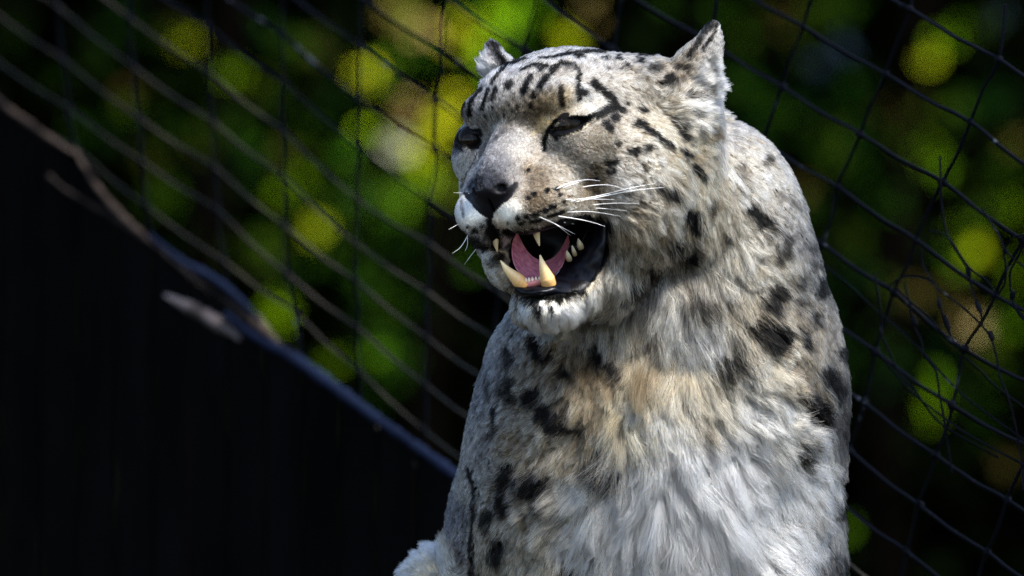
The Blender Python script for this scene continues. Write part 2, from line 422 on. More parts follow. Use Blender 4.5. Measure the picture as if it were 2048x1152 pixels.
# splices: thick wound lengths on the slack cords
for (x, y, x2, y2) in [(575, 640, 605, 725), (765, 560, 790, 620), (990, 490, 980, 545), (535, 540, 545, 590), (380, 640, 400, 700), (845, 735, 862, 790), (715, 340, 720, 400), (935, 235, 950, 262)]:
    a = P3(c4(x, y), -28) - np.array(slack.location); b = P3(c4(x2, y2), -28) - np.array(slack.location)
    path = catmull([a, (a + b) / 2, b], .0008)
    rr = 3.2 + 1.8 * np.sin(np.linspace(0.3, 2.9, len(path)))
    build_tubes('splice', [tube_data(path, rr * S, 8, 3, .25, 2 * np.pi / .006)], m_cord, slack)

# ------------------------------------------------------------------ sloping wall at the lower left
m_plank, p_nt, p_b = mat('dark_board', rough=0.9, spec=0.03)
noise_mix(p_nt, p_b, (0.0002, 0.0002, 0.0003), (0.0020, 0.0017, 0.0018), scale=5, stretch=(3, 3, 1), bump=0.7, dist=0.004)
m_blue, p_nt, p_b = mat('blue_paint', rough=0.7, spec=0.05)
noise_mix(p_nt, p_b, (0.0006, 0.002, 0.009), (0.006, 0.010, 0.025), scale=9, bump=0.4, dist=0.002)
m_wd, p_nt, p_b = mat('weathered_wood', rough=0.95, spec=0.03)
noise_mix(p_nt, p_b, (0.002, 0.002, 0.003), (0.045, 0.034, 0.028), scale=11, stretch=(1, 1, 4), bump=0.7, dist=0.003)
m_pale, p_nt, p_b = mat('pale_split_wood', rough=0.9, spec=0.2)
noise_mix(p_nt, p_b, (0.03, 0.024, 0.022), (0.17, 0.14, 0.14), scale=16, bump=0.7, dist=0.003)
wall = empty('sloping_wall', W(450, 1400, 900 / S * .001))
tag(wall, 'near black board wall sloping down to the leopard with a blue capping rail', 'wall')
wl = np.array(wall.location)
def wy(px): return (1.36 - 0.58 * px / 1000) / S - 150
TOP = [(-220, 40), (-80, 140), (10, 212), (146, 312), (240, 430), (322, 500), (453, 612), (600, 728), (736, 830), (906, 950), (1010, 1030), (1130, 1120)]
def topy(x):
    xs = [a for a, b in TOP]; ys = [b for a, b in TOP]
    return float(np.interp(x, xs, ys))
xs = list(range(-220, 1131, 75))
for a, b in zip(xs[:-1], xs[1:]):
    g = 2.0
    a1, b1 = a + g, b - g
    th = 45; dy = random.uniform(-6, 6)
    seg = np.linspace(a1, b1, 5)
    V = []
    for back in (0, 1):
        for x in seg: V.append(U(x, topy(x) + 6, wy(x) + dy + back * th) * S - wl)
        for x in seg: V.append(U(x, 1900, wy(x) + dy + back * th) * S - wl)
    F = []
    for i in range(4):
        F += [(i, i + 5, i + 6, i + 1), (10 + i, 11 + i, 16 + i, 15 + i), (i, i + 1, 11 + i, 10 + i), (5 + i, 15 + i, 16 + i, 6 + i)]
    F += [(0, 10, 15, 5), (4, 9, 19, 14)]
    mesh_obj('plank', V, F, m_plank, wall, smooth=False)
def bar(name, pts, rs, m, dy=-14, sq=1.0, wob=1.0):
    path = catmull([U(x, y, wy(x) + dy) * S - wl for x, y in pts], 6 * S)
    n = len(path)
    r = np.interp(np.linspace(0, 1, n), np.linspace(0, 1, len(rs)), rs) * S
    r = r * (1 + .10 * wob * np.sin(np.arange(n) * .9) + .08 * wob * np.sin(np.arange(n) * .37 + 1))
    return build_tubes(name, [tube_data(path, r, 10, 5, .08, 8)], m, wall)
bar('rail', [(452, 628), (520, 680), (600, 724), (736, 824), (820, 884), (906, 946), (1010, 1022), (1130, 1115)], [8, 12, 14, 12, 11, 13, 12, 12], m_blue, wob=1.2)
bar('edge_pole', [(-220, 40), (-80, 138), (10, 212), (80, 262), (146, 306)], [8, 7, 7, 9, 5], m_wd)
bar('edge_pole', [(150, 300), (175, 345), (225, 412), (300, 484), (330, 502)], [5, 7, 9, 8, 5], m_wd, dy=-10)
bar('edge_pole', [(97, 350), (140, 385), (230, 438), (322, 500), (390, 556), (455, 606), (492, 640)], [4, 6, 6, 7, 6, 6, 5], m_wd, dy=-8)
bar('edge_pole', [(300, 470), (360, 520), (420, 552), (470, 590), (520, 640)], [4, 8, 9, 9, 4], m_blue, dy=-6)
bar('split_log', [(330, 590), (365, 607), (415, 632), (470, 668), (482, 680)], [3, 12, 17, 17, 6], m_pale, dy=-4)
bar('split_log', [(470, 600), (510, 640), (560, 690)], [8, 16, 6], m_wd, dy=10)

# ------------------------------------------------------------------ rock the leopard sits on (below the frame)
m_rock, r_nt, r_b = mat('rock', rough=0.9, spec=0.2)
noise_mix(r_nt, r_b, (0.04, 0.038, 0.034), (0.13, 0.12, 0.11), scale=6, bump=0.8, dist=0.01)
ph, thh = np.meshgrid(np.linspace(0, 2 * np.pi, 48, endpoint=False), np.linspace(-np.pi / 2, np.pi / 2, 25))
e = lambda t: np.sign(t) * np.abs(t) ** 0.6
RV = np.stack([0.42 * e(np.cos(thh)) * np.cos(ph), 0.40 * e(np.cos(thh)) * np.sin(ph), 0.56 * e(np.sin(thh))], -1)
RV *= (1 + 0.06 * np.sin(3 * ph + 2 * thh) + .04 * np.sin(7 * ph) * np.cos(5 * thh))[..., None]
RF = [(i * 48 + j, i * 48 + (j + 1) % 48, (i + 1) * 48 + (j + 1) % 48, (i + 1) * 48 + j) for i in range(24) for j in range(48)]
rock = np_mesh('rock', RV.reshape(-1, 3), RF, m_rock)
rock.location = W(1320, 1590, 160) + Vector((0, 0.03, -0.56))
tag(rock, 'grey boulder under the sitting snow leopard', 'rock')

# ------------------------------------------------------------------ snow leopard: body surface
def rotm(deg):       # rotation in the picture plane, clockwise on screen, for boxes given as frame coordinates
    a = math.radians(deg); c, s = math.cos(a), math.sin(a)
    return np.array([[c, 0, -s], [0, 1, 0], [s, 0, c]])      # rows = local axes
I3 = np.eye(3)
TH_, RO_ = math.radians(36), math.radians(6.5)
R0 = np.array([math.cos(TH_), -math.sin(TH_), 0]); F0 = np.array([-math.sin(TH_), -math.cos(TH_), 0]); U0 = np.array([0, 0, 1.0])
RA = R0 * math.cos(RO_) + U0 * math.sin(RO_); UA = U0 * math.cos(RO_) - R0 * math.sin(RO_)
HM = np.array([RA, F0, UA])
HO = U(1041, 262, -150)
def H(r, f, u): return HO + r * RA + f * F0 + u * UA
OPS = []
def add(c, r, k=20, M=I3, op='+'): OPS.append((op, np.array(c, float), np.array(r, float), k, M))
def hadd(r, f, u, rr, k=20, op='+', tilt=None):
    M = HM
    if tilt is not None:         # pitch about the head's right axis (degrees, forward end down)
        a = math.radians(tilt); c, s = math.cos(a), math.sin(a)
        M = np.array([HM[0], c * HM[1] - s * HM[2], s * HM[1] + c * HM[2]])
    add(H(r, f, u), rr, k, M, op)

# torso, neck, limbs
add(U(1425, 565, 150), (207, 210, 330), 60)
add(U(1398, 405, 70), (96, 130, 132), 50)
add(U(1435, 800, 170), (262, 230, 380), 60)
add(U(1395, 1120, 170), (278, 240, 400), 60)
add(U(1205, 1000, 130), (285, 230, 480), 60)
add(U(1108, 770, 140), (100, 150, 180), 60)
add(U(1300, 900, 60), (230, 190, 260), 60)
add(U(1330, 1060, 30), (200, 150, 240), 50)
add(U(1325, 625, 52), (150, 135, 150), 45)          # throat ruff
add(U(1490, 760, 44), (138, 110, 200), 50)
add(U(960, 1220, 210), (78, 160, 330), 20)          # haunch showing behind the foreleg
add(U(1130, 1350, 40), (110, 150, 330), 40)         # forelegs
add(U(1500, 1350, 40), (120, 150, 330), 40)
add(U(1120, 1560, -110), (100, 150, 60), 30)
add(U(1500, 1560, -110), (100, 150, 60), 30)
for i, (x, y, d, r) in enumerate([(960, 1440, 240, 70), (905, 1400, 240, 62), (860, 1330, 235, 58), (836, 1250, 230, 54), (842, 1180, 225, 50), (864, 1140, 222, 40)]):
    add(U(x, y, d), (r, r, r * 1.15), 25)           # tail curling up
# head
hadd(0, -165, 35, (178, 190, 128), 30)
hadd(0, -60, 45, (120, 110, 85), 30)
hadd(0, -190, -60, (190, 180, 170), 40)
for s in (-1, 1):
    hadd(s * 112, -62, -35, (76, 92, 82), 25)       # cheek bones
    hadd(s * 82, -22, 52, (62, 50, 36), 18)         # brows
    hadd(s * 150, -170, -120, (105, 120, 150), 35)  # side ruffs
hadd(0, 20, -45, (56, 100, 62), 22, tilt=40)        # bridge of the nose
hadd(0, 75, -85, (50, 62, 50), 16, tilt=25)
hadd(0, 48, -140, (78, 78, 52), 20)                 # muzzle core
for s in (-1, 1):
    hadd(s * 50, 62, -168, (58, 62, 44), 10, tilt=-8)
    hadd(s * 92, 8, -160, (50, 85, 48), 22, tilt=-12)
    hadd(s * 72, 2, -108, (52, 66, 50), 30)
hadd(-56, 54, -192, (38, 46, 36), 10)
hadd(0, 112, -118, (48, 30, 26), 8)                 # nose pad
# lower jaw
add(U(1106, 614, -174), (58, 56, 42), 10)
add(U(1150, 590, -120), (66, 85, 40), 18, rotm(-30))
add(U(1212, 545, -70), (70, 95, 70), 25)
add(U(1262, 460, -70), (80, 95, 100), 30)
add(U(1008, 532, -45), (34, 60, 56), 16, rotm(-30))   # far cheek below the gape
add(U(1070, 610, -60), (46, 60, 44), 20)
# mouth opening
add(U(1112, 505, -190), (86, 120, 52), 8, rotm(-14), '-')
add(U(1160, 490, -175), (46, 110, 56), 8, rotm(-8), '-')
add(U(1050, 522, -200), (42, 85, 42), 8, rotm(20), '-')
# nostrils and the groove of the lip
hadd(34, 138, -120, (14, 20, 10), 3, op='-')
hadd(-32, 138, -120, (12, 20, 10), 3, op='-')
hadd(0, 122, -165, (5, 24, 34), 4, op='-')
# eyes: lid mounds then slots
EYR, EYL = (1140, 246), (943, 281)
def surf_h(r, f, u): return H(r, f, u)
add(H(125, -34, 0), (48, 42, 36), 10, HM)
add(H(-125, -34, 0), (46, 42, 36), 10, HM)
add(U(1140, 249, -250), (44, 34, 9.5), 3, rotm(-17), '-')
add(U(1104, 262, -232), (14, 22, 7), 3, rotm(-40), '-')
add(U(944, 281, -122), (21, 34, 14.5), 3, rotm(4), '-')

add(U(1012, 146, 120), (26, 26, 50), 12, rotm(-42))
add(U(992, 132, 122), (17, 16, 42), 10, rotm(-6))
add(U(986, 106, 124), (9, 9, 18), 8, rotm(-4))
add(U(1295, 200, 0), (125, 130, 84), 30)
add(U(1350, 270, 0), (88, 120, 110), 30)
add(U(1370, 400, -10), (66, 110, 150), 35)
add(U(1372, 150, -58), (40, 30, 104), 16, rotm(38))
add(U(1411, 150, -58), (25, 30, 98), 14, rotm(5))
add(U(1417, 86, -56), (21, 14, 46), 10, rotm(16))
add(U(1420, 165, -100), (22, 34, 66), 7, rotm(10), '-')


def ax(segs):
    out = []
    for a, b, st in segs:
        n = max(1, int(round((b - a) / st)))
        out.append(np.linspace(a, b, n, endpoint=False))
    out.append([segs[-1][1]])
    return np.concatenate(out)
GXs = ax([(-250, -135, 7), (-135, 215, 3.2), (215, 450, 5.5), (450, 760, 9)])
GYs = ax([(-350, 20, 4), (20, 460, 10)])
GZs = ax([(-1080, -120, 9), (-120, 430, 3.2), (430, 570, 5)])
SHP = (len(GXs), len(GYs), len(GZs))
FLD = np.full(SHP, 1e3, np.float32)
for op, c, r, k, M in OPS:
    ext = np.abs(M.T) @ r + 3 * k + 14
    ix = [np.searchsorted(g, c[a] - ext[a]) for a, g in enumerate((GXs, GYs, GZs))]
    jx = [np.searchsorted(g, c[a] + ext[a]) for a, g in enumerate((GXs, GYs, GZs))]
    if any(j <= i for i, j in zip(ix, jx)): continue
    X = (GXs[ix[0]:jx[0]] - c[0])[:, None, None].astype(np.float32); Y = (GYs[ix[1]:jx[1]] - c[1])[None, :, None].astype(np.float32); Z = (GZs[ix[2]:jx[2]] - c[2])[None, None, :].astype(np.float32)
    q = [(M[a][0] * X + M[a][1] * Y + M[a][2] * Z) for a in range(3)]
    k0 = np.sqrt(sum((q[a] / r[a]) ** 2 for a in range(3))); k1 = np.sqrt(sum((q[a] / r[a] ** 2) ** 2 for a in range(3))) + 1e-9
    d = k0 * (k0 - 1) / k1
    sub = FLD[ix[0]:jx[0], ix[1]:jx[1], ix[2]:jx[2]]
    if op == '+':
        h = np.clip(0.5 + 0.5 * (sub - d) / k, 0, 1)
        h = np.where(sub > 500, 1, h)
        sub[...] = np.where(sub > 500, d, sub * (1 - h) + d * h - k * h * (1 - h))
    else:
        h = np.clip(0.5 - 0.5 * (sub + d) / k, 0, 1)
        sub[...] = sub * (1 - h) - d * h + k * h * (1 - h)

def surface_nets(f, gx, gy, gz):
    s = (f < 0)
    nx, ny, nz = f.shape
    cells = np.zeros((nx - 1, ny - 1, nz - 1), np.int8)
    for a in (0, 1):
        for b in (0, 1):
            for c in (0, 1):
                cells += s[a:nx - 1 + a, b:ny - 1 + b, c:nz - 1 + c]
    act = np.argwhere((cells > 0) & (cells < 8))
    idx = -np.ones(cells.shape, np.int32); idx[act[:, 0], act[:, 1], act[:, 2]] = np.arange(len(act))
    pos = np.zeros((len(act), 3)); cnt = np.zeros(len(act))
    G = (gx, gy, gz)
    for axis in range(3):
        o = [a for a in range(3) if a != axis]
        for u in (0, 1):
            for v in (0, 1):
                A = act.copy(); A[:, o[0]] += u; A[:, o[1]] += v
                B = A.copy(); B[:, axis] += 1
                fa = f[A[:, 0], A[:, 1], A[:, 2]]; fb = f[B[:, 0], B[:, 1], B[:, 2]]
                m = (fa < 0) != (fb < 0)
                t = np.where(m, fa / (fa - fb + 1e-12), 0)
                PA = np.stack([G[q][A[:, q]] for q in range(3)], -1); PB = np.stack([G[q][B[:, q]] for q in range(3)], -1)
                pos += np.where(m[:, None], PA + (PB - PA) * t[:, None], 0); cnt += m
    pos /= cnt[:, None]
    quads = []
    for axis in range(3):
        o = [(axis + 1) % 3, (axis + 2) % 3]
        sl0 = [slice(None)] * 3; sl1 = [slice(None)] * 3
        sl0[axis] = slice(0, -1); sl1[axis] = slice(1, None)
        A, B = s[tuple(sl0)], s[tuple(sl1)]
        ed = np.argwhere(A != B)
        ok = (ed[:, o[0]] > 0) & (ed[:, o[1]] > 0) & (ed[:, o[0]] < f.shape[o[0]] - 1) & (ed[:, o[1]] < f.shape[o[1]] - 1)
        ed = ed[ok]
        ins = A[ed[:, 0], ed[:, 1], ed[:, 2]]
        def cell(du, dv):
            e = ed.copy(); e[:, o[0]] -= du; e[:, o[1]] -= dv
            return idx[e[:, 0], e[:, 1], e[:, 2]]
        q = np.stack([cell(1, 1), cell(0, 1), cell(0, 0), cell(1, 0)], -1)
        q[~ins] = q[~ins][:, ::-1]
        quads.append(q)
    return pos, np.vstack(quads)
BV, BF = surface_nets(FLD, GXs, GYs, GZs)
BF = BF[(BF >= 0).all(1)]
# relax
ed = np.vstack([BF[:, [0, 1]], BF[:, [1, 2]], BF[:, [2, 3]], BF[:, [3, 0]]])
for it in range(2):
    acc = np.zeros_like(BV); cn = np.zeros(len(BV))
    for a, b in ((0, 1), (1, 0)):
        for q in range(3): acc[:, q] += np.bincount(ed[:, a], BV[ed[:, b], q], len(BV))
        cn += np.bincount(ed[:, a], minlength=len(BV))
    BV = BV * 0.4 + 0.6 * acc / np.maximum(cn, 1)[:, None]
def vnorm(V, F):
    n = np.cross(V[F[:, 2]] - V[F[:, 0]], V[F[:, 3]] - V[F[:, 1]])
    N = np.zeros_like(V)
    for c in range(4):
        for q in range(3): N[:, q] += np.bincount(F[:, c], n[:, q], len(V))
    return N / (np.linalg.norm(N, axis=1)[:, None] + 1e-9)
BN = vnorm(BV, BF)
bvh = BVHTree.FromPolygons([Vector(v) for v in BV], [tuple(f) for f in BF.tolist()])
CAMU = Vector((0, -DP, 0))
def hit(px, py, default=0.0):
    d = (Vector(U(px, py, 0)) - CAMU).normalized()
    loc, nrm, i, dist = bvh.ray_cast(CAMU, d)
    return (np.array(loc), np.array(nrm)) if loc is not None else (U(px, py, default), np.array([0, -1.0, 0]))

# ------------------------------------------------------------------ coat: zones, rosettes, stripes and some painted shading, given on the frame and kept on the skin
def c1(x, y): return (860 + x / 3.2, 30 + y / 3.2)
def c2(x, y): return (860 + x / 3.2, 340 + y / 3.2)
def c3(x, y): return (1300 + x / 1.352, 300 + y / 1.352)
def c4b(x, y): return (760 + x / 2.0875, 600 + y / 2.0875)
def cb(x, y): return (880 + x / 4.608, 200 + y / 4.608)
GRY, TANc, WHT, BLK = (.40, .39, .39), (.40, .32, .235), (.78, .77, .75), (.010, .010, .012)
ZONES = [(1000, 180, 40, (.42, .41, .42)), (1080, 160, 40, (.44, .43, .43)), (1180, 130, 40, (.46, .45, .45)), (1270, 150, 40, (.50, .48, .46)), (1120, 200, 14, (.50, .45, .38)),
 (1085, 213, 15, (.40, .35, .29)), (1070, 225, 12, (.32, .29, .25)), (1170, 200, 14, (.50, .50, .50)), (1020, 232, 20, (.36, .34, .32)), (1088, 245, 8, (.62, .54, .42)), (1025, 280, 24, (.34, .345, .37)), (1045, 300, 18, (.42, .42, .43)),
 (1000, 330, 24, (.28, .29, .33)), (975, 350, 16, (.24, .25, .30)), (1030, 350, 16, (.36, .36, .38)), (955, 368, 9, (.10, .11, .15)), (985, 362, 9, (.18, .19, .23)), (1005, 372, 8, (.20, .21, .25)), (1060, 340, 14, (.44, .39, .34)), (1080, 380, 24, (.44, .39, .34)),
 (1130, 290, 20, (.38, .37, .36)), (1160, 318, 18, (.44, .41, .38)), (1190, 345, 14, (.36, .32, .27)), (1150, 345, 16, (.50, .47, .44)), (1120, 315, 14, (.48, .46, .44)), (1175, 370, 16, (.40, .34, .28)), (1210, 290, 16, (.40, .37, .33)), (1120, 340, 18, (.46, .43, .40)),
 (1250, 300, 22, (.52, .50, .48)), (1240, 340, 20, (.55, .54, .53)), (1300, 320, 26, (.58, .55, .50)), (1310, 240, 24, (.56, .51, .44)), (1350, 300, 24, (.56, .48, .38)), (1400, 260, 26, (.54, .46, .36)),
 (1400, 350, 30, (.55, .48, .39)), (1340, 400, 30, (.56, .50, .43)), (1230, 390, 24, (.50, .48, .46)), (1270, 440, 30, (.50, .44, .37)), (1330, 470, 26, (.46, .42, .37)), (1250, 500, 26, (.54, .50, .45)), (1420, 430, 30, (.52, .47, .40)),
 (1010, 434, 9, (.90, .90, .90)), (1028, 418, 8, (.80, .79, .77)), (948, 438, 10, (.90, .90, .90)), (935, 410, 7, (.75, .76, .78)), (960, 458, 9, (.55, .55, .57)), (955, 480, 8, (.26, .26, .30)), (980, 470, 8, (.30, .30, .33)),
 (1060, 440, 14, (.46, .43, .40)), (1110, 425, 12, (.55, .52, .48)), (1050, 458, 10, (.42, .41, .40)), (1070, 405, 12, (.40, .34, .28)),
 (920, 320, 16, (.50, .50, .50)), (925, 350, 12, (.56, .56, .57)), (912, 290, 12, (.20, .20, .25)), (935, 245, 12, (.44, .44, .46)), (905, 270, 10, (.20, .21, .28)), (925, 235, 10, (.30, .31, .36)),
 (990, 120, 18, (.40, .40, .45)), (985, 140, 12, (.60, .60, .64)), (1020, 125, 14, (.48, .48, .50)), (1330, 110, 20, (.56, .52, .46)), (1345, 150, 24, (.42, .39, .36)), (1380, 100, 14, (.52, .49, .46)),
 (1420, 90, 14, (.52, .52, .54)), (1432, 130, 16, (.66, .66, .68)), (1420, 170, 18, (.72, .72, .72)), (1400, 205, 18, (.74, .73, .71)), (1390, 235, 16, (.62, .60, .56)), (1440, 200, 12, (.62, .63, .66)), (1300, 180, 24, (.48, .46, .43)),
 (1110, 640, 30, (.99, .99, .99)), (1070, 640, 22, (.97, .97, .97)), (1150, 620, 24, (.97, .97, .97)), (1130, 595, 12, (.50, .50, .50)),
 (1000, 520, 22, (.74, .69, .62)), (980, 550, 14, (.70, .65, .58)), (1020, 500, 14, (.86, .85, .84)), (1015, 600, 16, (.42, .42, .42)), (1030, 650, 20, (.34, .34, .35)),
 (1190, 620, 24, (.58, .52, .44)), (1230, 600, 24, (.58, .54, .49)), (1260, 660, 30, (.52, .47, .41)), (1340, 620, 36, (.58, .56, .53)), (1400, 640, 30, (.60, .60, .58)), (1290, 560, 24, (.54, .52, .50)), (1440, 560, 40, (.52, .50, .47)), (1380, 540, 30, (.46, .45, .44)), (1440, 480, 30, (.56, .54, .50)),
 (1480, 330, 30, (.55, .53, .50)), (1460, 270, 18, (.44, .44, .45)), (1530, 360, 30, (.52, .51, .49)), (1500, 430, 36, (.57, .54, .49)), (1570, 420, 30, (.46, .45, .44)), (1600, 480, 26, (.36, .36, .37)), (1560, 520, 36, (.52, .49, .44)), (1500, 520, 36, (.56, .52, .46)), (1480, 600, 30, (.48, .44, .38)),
 (1620, 560, 30, (.34, .34, .34)), (1650, 640, 30, (.42, .40, .38)), (1600, 640, 30, (.44, .40, .35)), (1640, 740, 36, (.40, .38, .36)), (1690, 720, 26, (.26, .26, .27)), (1695, 860, 34, (.22, .22, .24)), (1700, 780, 20, (.24, .24, .25)), (1670, 600, 22, (.30, .30, .30)), (1660, 1110, 40, (.16, .16, .18)), (1550, 680, 30, (.62, .55, .46)), (1520, 740, 34, (.66, .60, .52)), (1590, 740, 30, (.46, .40, .33)),  # right rim and low right side: greyer coat plus painted-in shading
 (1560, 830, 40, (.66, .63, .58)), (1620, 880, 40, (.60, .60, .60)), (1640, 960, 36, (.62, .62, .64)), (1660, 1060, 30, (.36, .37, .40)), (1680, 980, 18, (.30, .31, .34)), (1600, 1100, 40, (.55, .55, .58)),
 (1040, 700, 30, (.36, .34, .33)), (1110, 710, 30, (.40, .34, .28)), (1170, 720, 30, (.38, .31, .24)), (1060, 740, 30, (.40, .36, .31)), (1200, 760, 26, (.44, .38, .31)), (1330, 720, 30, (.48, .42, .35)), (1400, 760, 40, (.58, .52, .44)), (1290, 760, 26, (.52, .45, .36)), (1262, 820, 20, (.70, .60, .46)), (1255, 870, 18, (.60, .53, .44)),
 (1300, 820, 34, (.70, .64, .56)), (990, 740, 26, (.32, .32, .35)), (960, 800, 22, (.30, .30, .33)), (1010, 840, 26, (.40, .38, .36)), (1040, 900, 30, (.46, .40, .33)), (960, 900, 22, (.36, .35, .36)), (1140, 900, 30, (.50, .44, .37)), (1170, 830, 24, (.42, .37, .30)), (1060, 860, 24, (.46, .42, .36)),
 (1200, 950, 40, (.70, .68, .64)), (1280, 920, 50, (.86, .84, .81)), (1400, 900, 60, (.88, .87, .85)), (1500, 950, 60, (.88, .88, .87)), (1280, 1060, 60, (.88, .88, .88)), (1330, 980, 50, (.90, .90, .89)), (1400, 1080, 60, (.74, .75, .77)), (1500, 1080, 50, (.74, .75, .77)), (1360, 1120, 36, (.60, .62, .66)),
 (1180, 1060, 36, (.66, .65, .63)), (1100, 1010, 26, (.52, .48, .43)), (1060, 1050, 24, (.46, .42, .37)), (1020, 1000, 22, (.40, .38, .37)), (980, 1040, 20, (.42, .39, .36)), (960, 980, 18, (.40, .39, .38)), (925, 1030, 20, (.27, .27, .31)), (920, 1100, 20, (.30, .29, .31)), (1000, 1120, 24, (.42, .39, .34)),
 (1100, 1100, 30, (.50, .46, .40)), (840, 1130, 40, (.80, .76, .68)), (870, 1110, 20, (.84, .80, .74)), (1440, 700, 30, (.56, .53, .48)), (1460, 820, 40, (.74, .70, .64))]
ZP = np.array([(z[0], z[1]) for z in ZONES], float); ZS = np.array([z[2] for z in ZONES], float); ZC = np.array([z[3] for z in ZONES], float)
ST = []        # (points, radius, strength, colour, softness)
def st(f, pts, r, a=0.95, c=BLK, soft=0.35): 
    sc_ = {c1: 3.2, c2: 3.2, c3: 1.352, c4b: 2.0875, cb: 4.608}[f]
    ST.append((np.array([f(*p) for p in pts]), r / sc_ * (1.02 if f in (c3, c4b) else .88 if f is c1 else 1.0), a, np.array(c, float), soft))
for pts, r in [([(512, 465)], 30), ([(640, 412), (612, 470), (590, 520)], 17), ([(735, 405), (690, 490)], 19), ([(652, 535)], 22), ([(425, 500), (405, 560)], 16), ([(375, 505), (340, 625)], 13), ([(320, 500), (262, 560), (255, 650)], 17),
   ([(215, 590), (185, 660)], 18), ([(600, 300), (480, 350), (430, 420), (400, 475)], 10), ([(570, 382), (640, 345), (740, 355), (690, 375)], 11), ([(765, 382), (830, 338), (900, 340), (935, 372), (930, 430), (935, 500), (950, 545)], 14),
   ([(690, 300), (800, 285), (850, 272), (1000, 250), (1090, 240)], 13), ([(900, 292), (960, 292)], 15), ([(1150, 236), (1240, 244)], 12), ([(1295, 268), (1380, 270)], 14), ([(1310, 303)], 22), ([(1118, 302)], 20), ([(1172, 287)], 19),
   ([(1030, 440), (1090, 485), (1150, 530), (1175, 580)], 26), ([(965, 500)], 32), ([(1160, 590), (1215, 592)], 22), ([(1020, 668), (1090, 628), (1150, 590)], 26), ([(1170, 650)], 30), ([(1120, 690), (1145, 715)], 26),
   ([(1245, 552)], 18), ([(1335, 588), (1362, 595)], 20), ([(1305, 680), (1335, 690)], 30), ([(1350, 715), (1420, 755), (1470, 800), (1510, 830)], 18), ([(1510, 665), (1560, 715), (1600, 770)], 14), ([(1580, 830), (1615, 870)], 20), ([(1640, 930), (1700, 980)], 19),
   ([(1275, 872), (1298, 858)], 24), ([(1362, 850), (1385, 838)], 22), ([(1125, 938), (1158, 925)], 24), ([(1120, 990), (1155, 982)], 16), ([(1040, 1045)], 15), ([(755, 745), (725, 800), (728, 870)], 15), ([(615, 1000)], 15),
   ([(500, 595)], 10), ([(555, 600)], 10), ([(635, 600)], 15), ([(365, 665)], 11), ([(405, 615)], 10), ([(530, 640)], 7), ([(600, 640)], 8), ([(470, 655)], 7)]:
    st(c1, pts, r)
for pts, r, a in [([(820, 470), (835, 520), (850, 580)], 20, .6), ([(1125, 362)], 16, .55), ([(1210, 367)], 14, .6), ([(1245, 352)], 14, .75), ([(1190, 820)], 24, .7), ([(1350, 965)], 24, .7), ([(1020, 960)], 26, .4), ([(1500, 430), (1540, 450)], 42, .75), ([(1390, 330), (1470, 345)], 22, .5),
   ([(1560, 345), (1640, 350)], 20, .45), ([(1625, 515), (1720, 505)], 16, .7), ([(1800, 640)], 16, .6), ([(1650, 640), (1700, 660)], 12, .4), ([(1820, 55), (1750, 110), (1700, 200), (1650, 280)], 22, .55), ([(1835, 60), (1800, 150), (1740, 230)], 12, .6), ([(1690, 120), (1740, 80), (1790, 50)], 14, .8),
   ([(405, 205), (440, 270), (470, 350)], 22, .75), ([(420, 215), (520, 260)], 10, .5), ([(1870, 560), (1860, 600)], 22, .8), ([(150, 700), (200, 650)], 22, .6), ([(150, 790), (180, 800), (210, 850)], 14, .7), ([(130, 900), (135, 960)], 14, .6), ([(1750, 700), (1790, 760)], 14, .4)]:
    st(c1, pts, r, a)
for pts, r, a in [([(655, 155)], 17, 1), ([(735, 138), (750, 134)], 15, 1), ([(803, 122)], 14, 1), ([(822, 165)], 13, .9), ([(620, 180)], 13, .9), ([(845, 212)], 13, .9), ([(765, 242), (795, 236)], 14, 1), ([(715, 262), (735, 258)], 16, 1), ([(655, 285), (668, 280)], 16, 1),
   ([(610, 296)], 16, .9), ([(555, 302)], 15, .9), ([(645, 377)], 14, .9), ([(570, 338), (590, 330)], 12, .8), ([(640, 325), (700, 315)], 11, .85), ([(740, 300), (850, 270)], 10, .8), ([(500, 330)], 9, .7),
   ([(480, 392), (560, 408), (640, 412), (700, 395), (760, 362), (860, 328), (1000, 306), (1120, 312)], 20, 1), ([(1000, 330), (1120, 330)], 34, 1), ([(375, 290), (385, 340), (400, 400)], 15, 1), ([(395, 380), (430, 430), (440, 480)], 30, 1),
   ([(248, 362)], 10, .9), ([(290, 378)], 12, .9), ([(340, 358)], 10, .9), ([(310, 388)], 8, .8), ([(270, 400)], 10, .6), ([(270, 440), (300, 478), (370, 492)], 20, .85), ([(215, 395), (240, 420)], 14, .5), ([(205, 200), (215, 290)], 8, .5),
   ([(1450, 82), (1510, 88)], 26, .85), ([(1770, 160)], 24, .7), ([(1635, 205), (1660, 250), (1685, 295)], 34, .97), ([(1560, 390), (1600, 440), (1630, 480)], 42, .9), ([(1450, 560)], 62, .72), ([(1380, 650), (1260, 695)], 30, .75), ([(1290, 560), (1350, 600)], 28, .3),
   ([(1720, 760)], 52, .5), ([(1600, 640)], 60, .25), ([(2040, 230)], 44, .7), ([(1850, 340)], 18, .4), ([(1700, 440)], 24, .3),
   ([(625, 825), (680, 850), (700, 905)], 20, .8), ([(700, 820), (800, 815), (900, 790)], 20, .75), ([(770, 882)], 18, .95), ([(712, 888)], 15, .9), ([(820, 830)], 14, .8), ([(660, 900)], 12, .6), ([(840, 790), (920, 770)], 16, .8),
   ([(560, 795), (700, 800), (850, 785), (960, 760)], 16, .9), ([(1110, 320), (1105, 420), (1080, 560), (1010, 720), (960, 790)], 20, 1), ([(400, 590), (450, 560)], 34, .6), ([(480, 780), (440, 900)], 22, .5), ([(660, 1080), (700, 1110)], 26, .9), ([(1080, 1090)], 36, .7), ([(1850, 1110)], 40, .7)]:
    st(c2, pts, r, a)
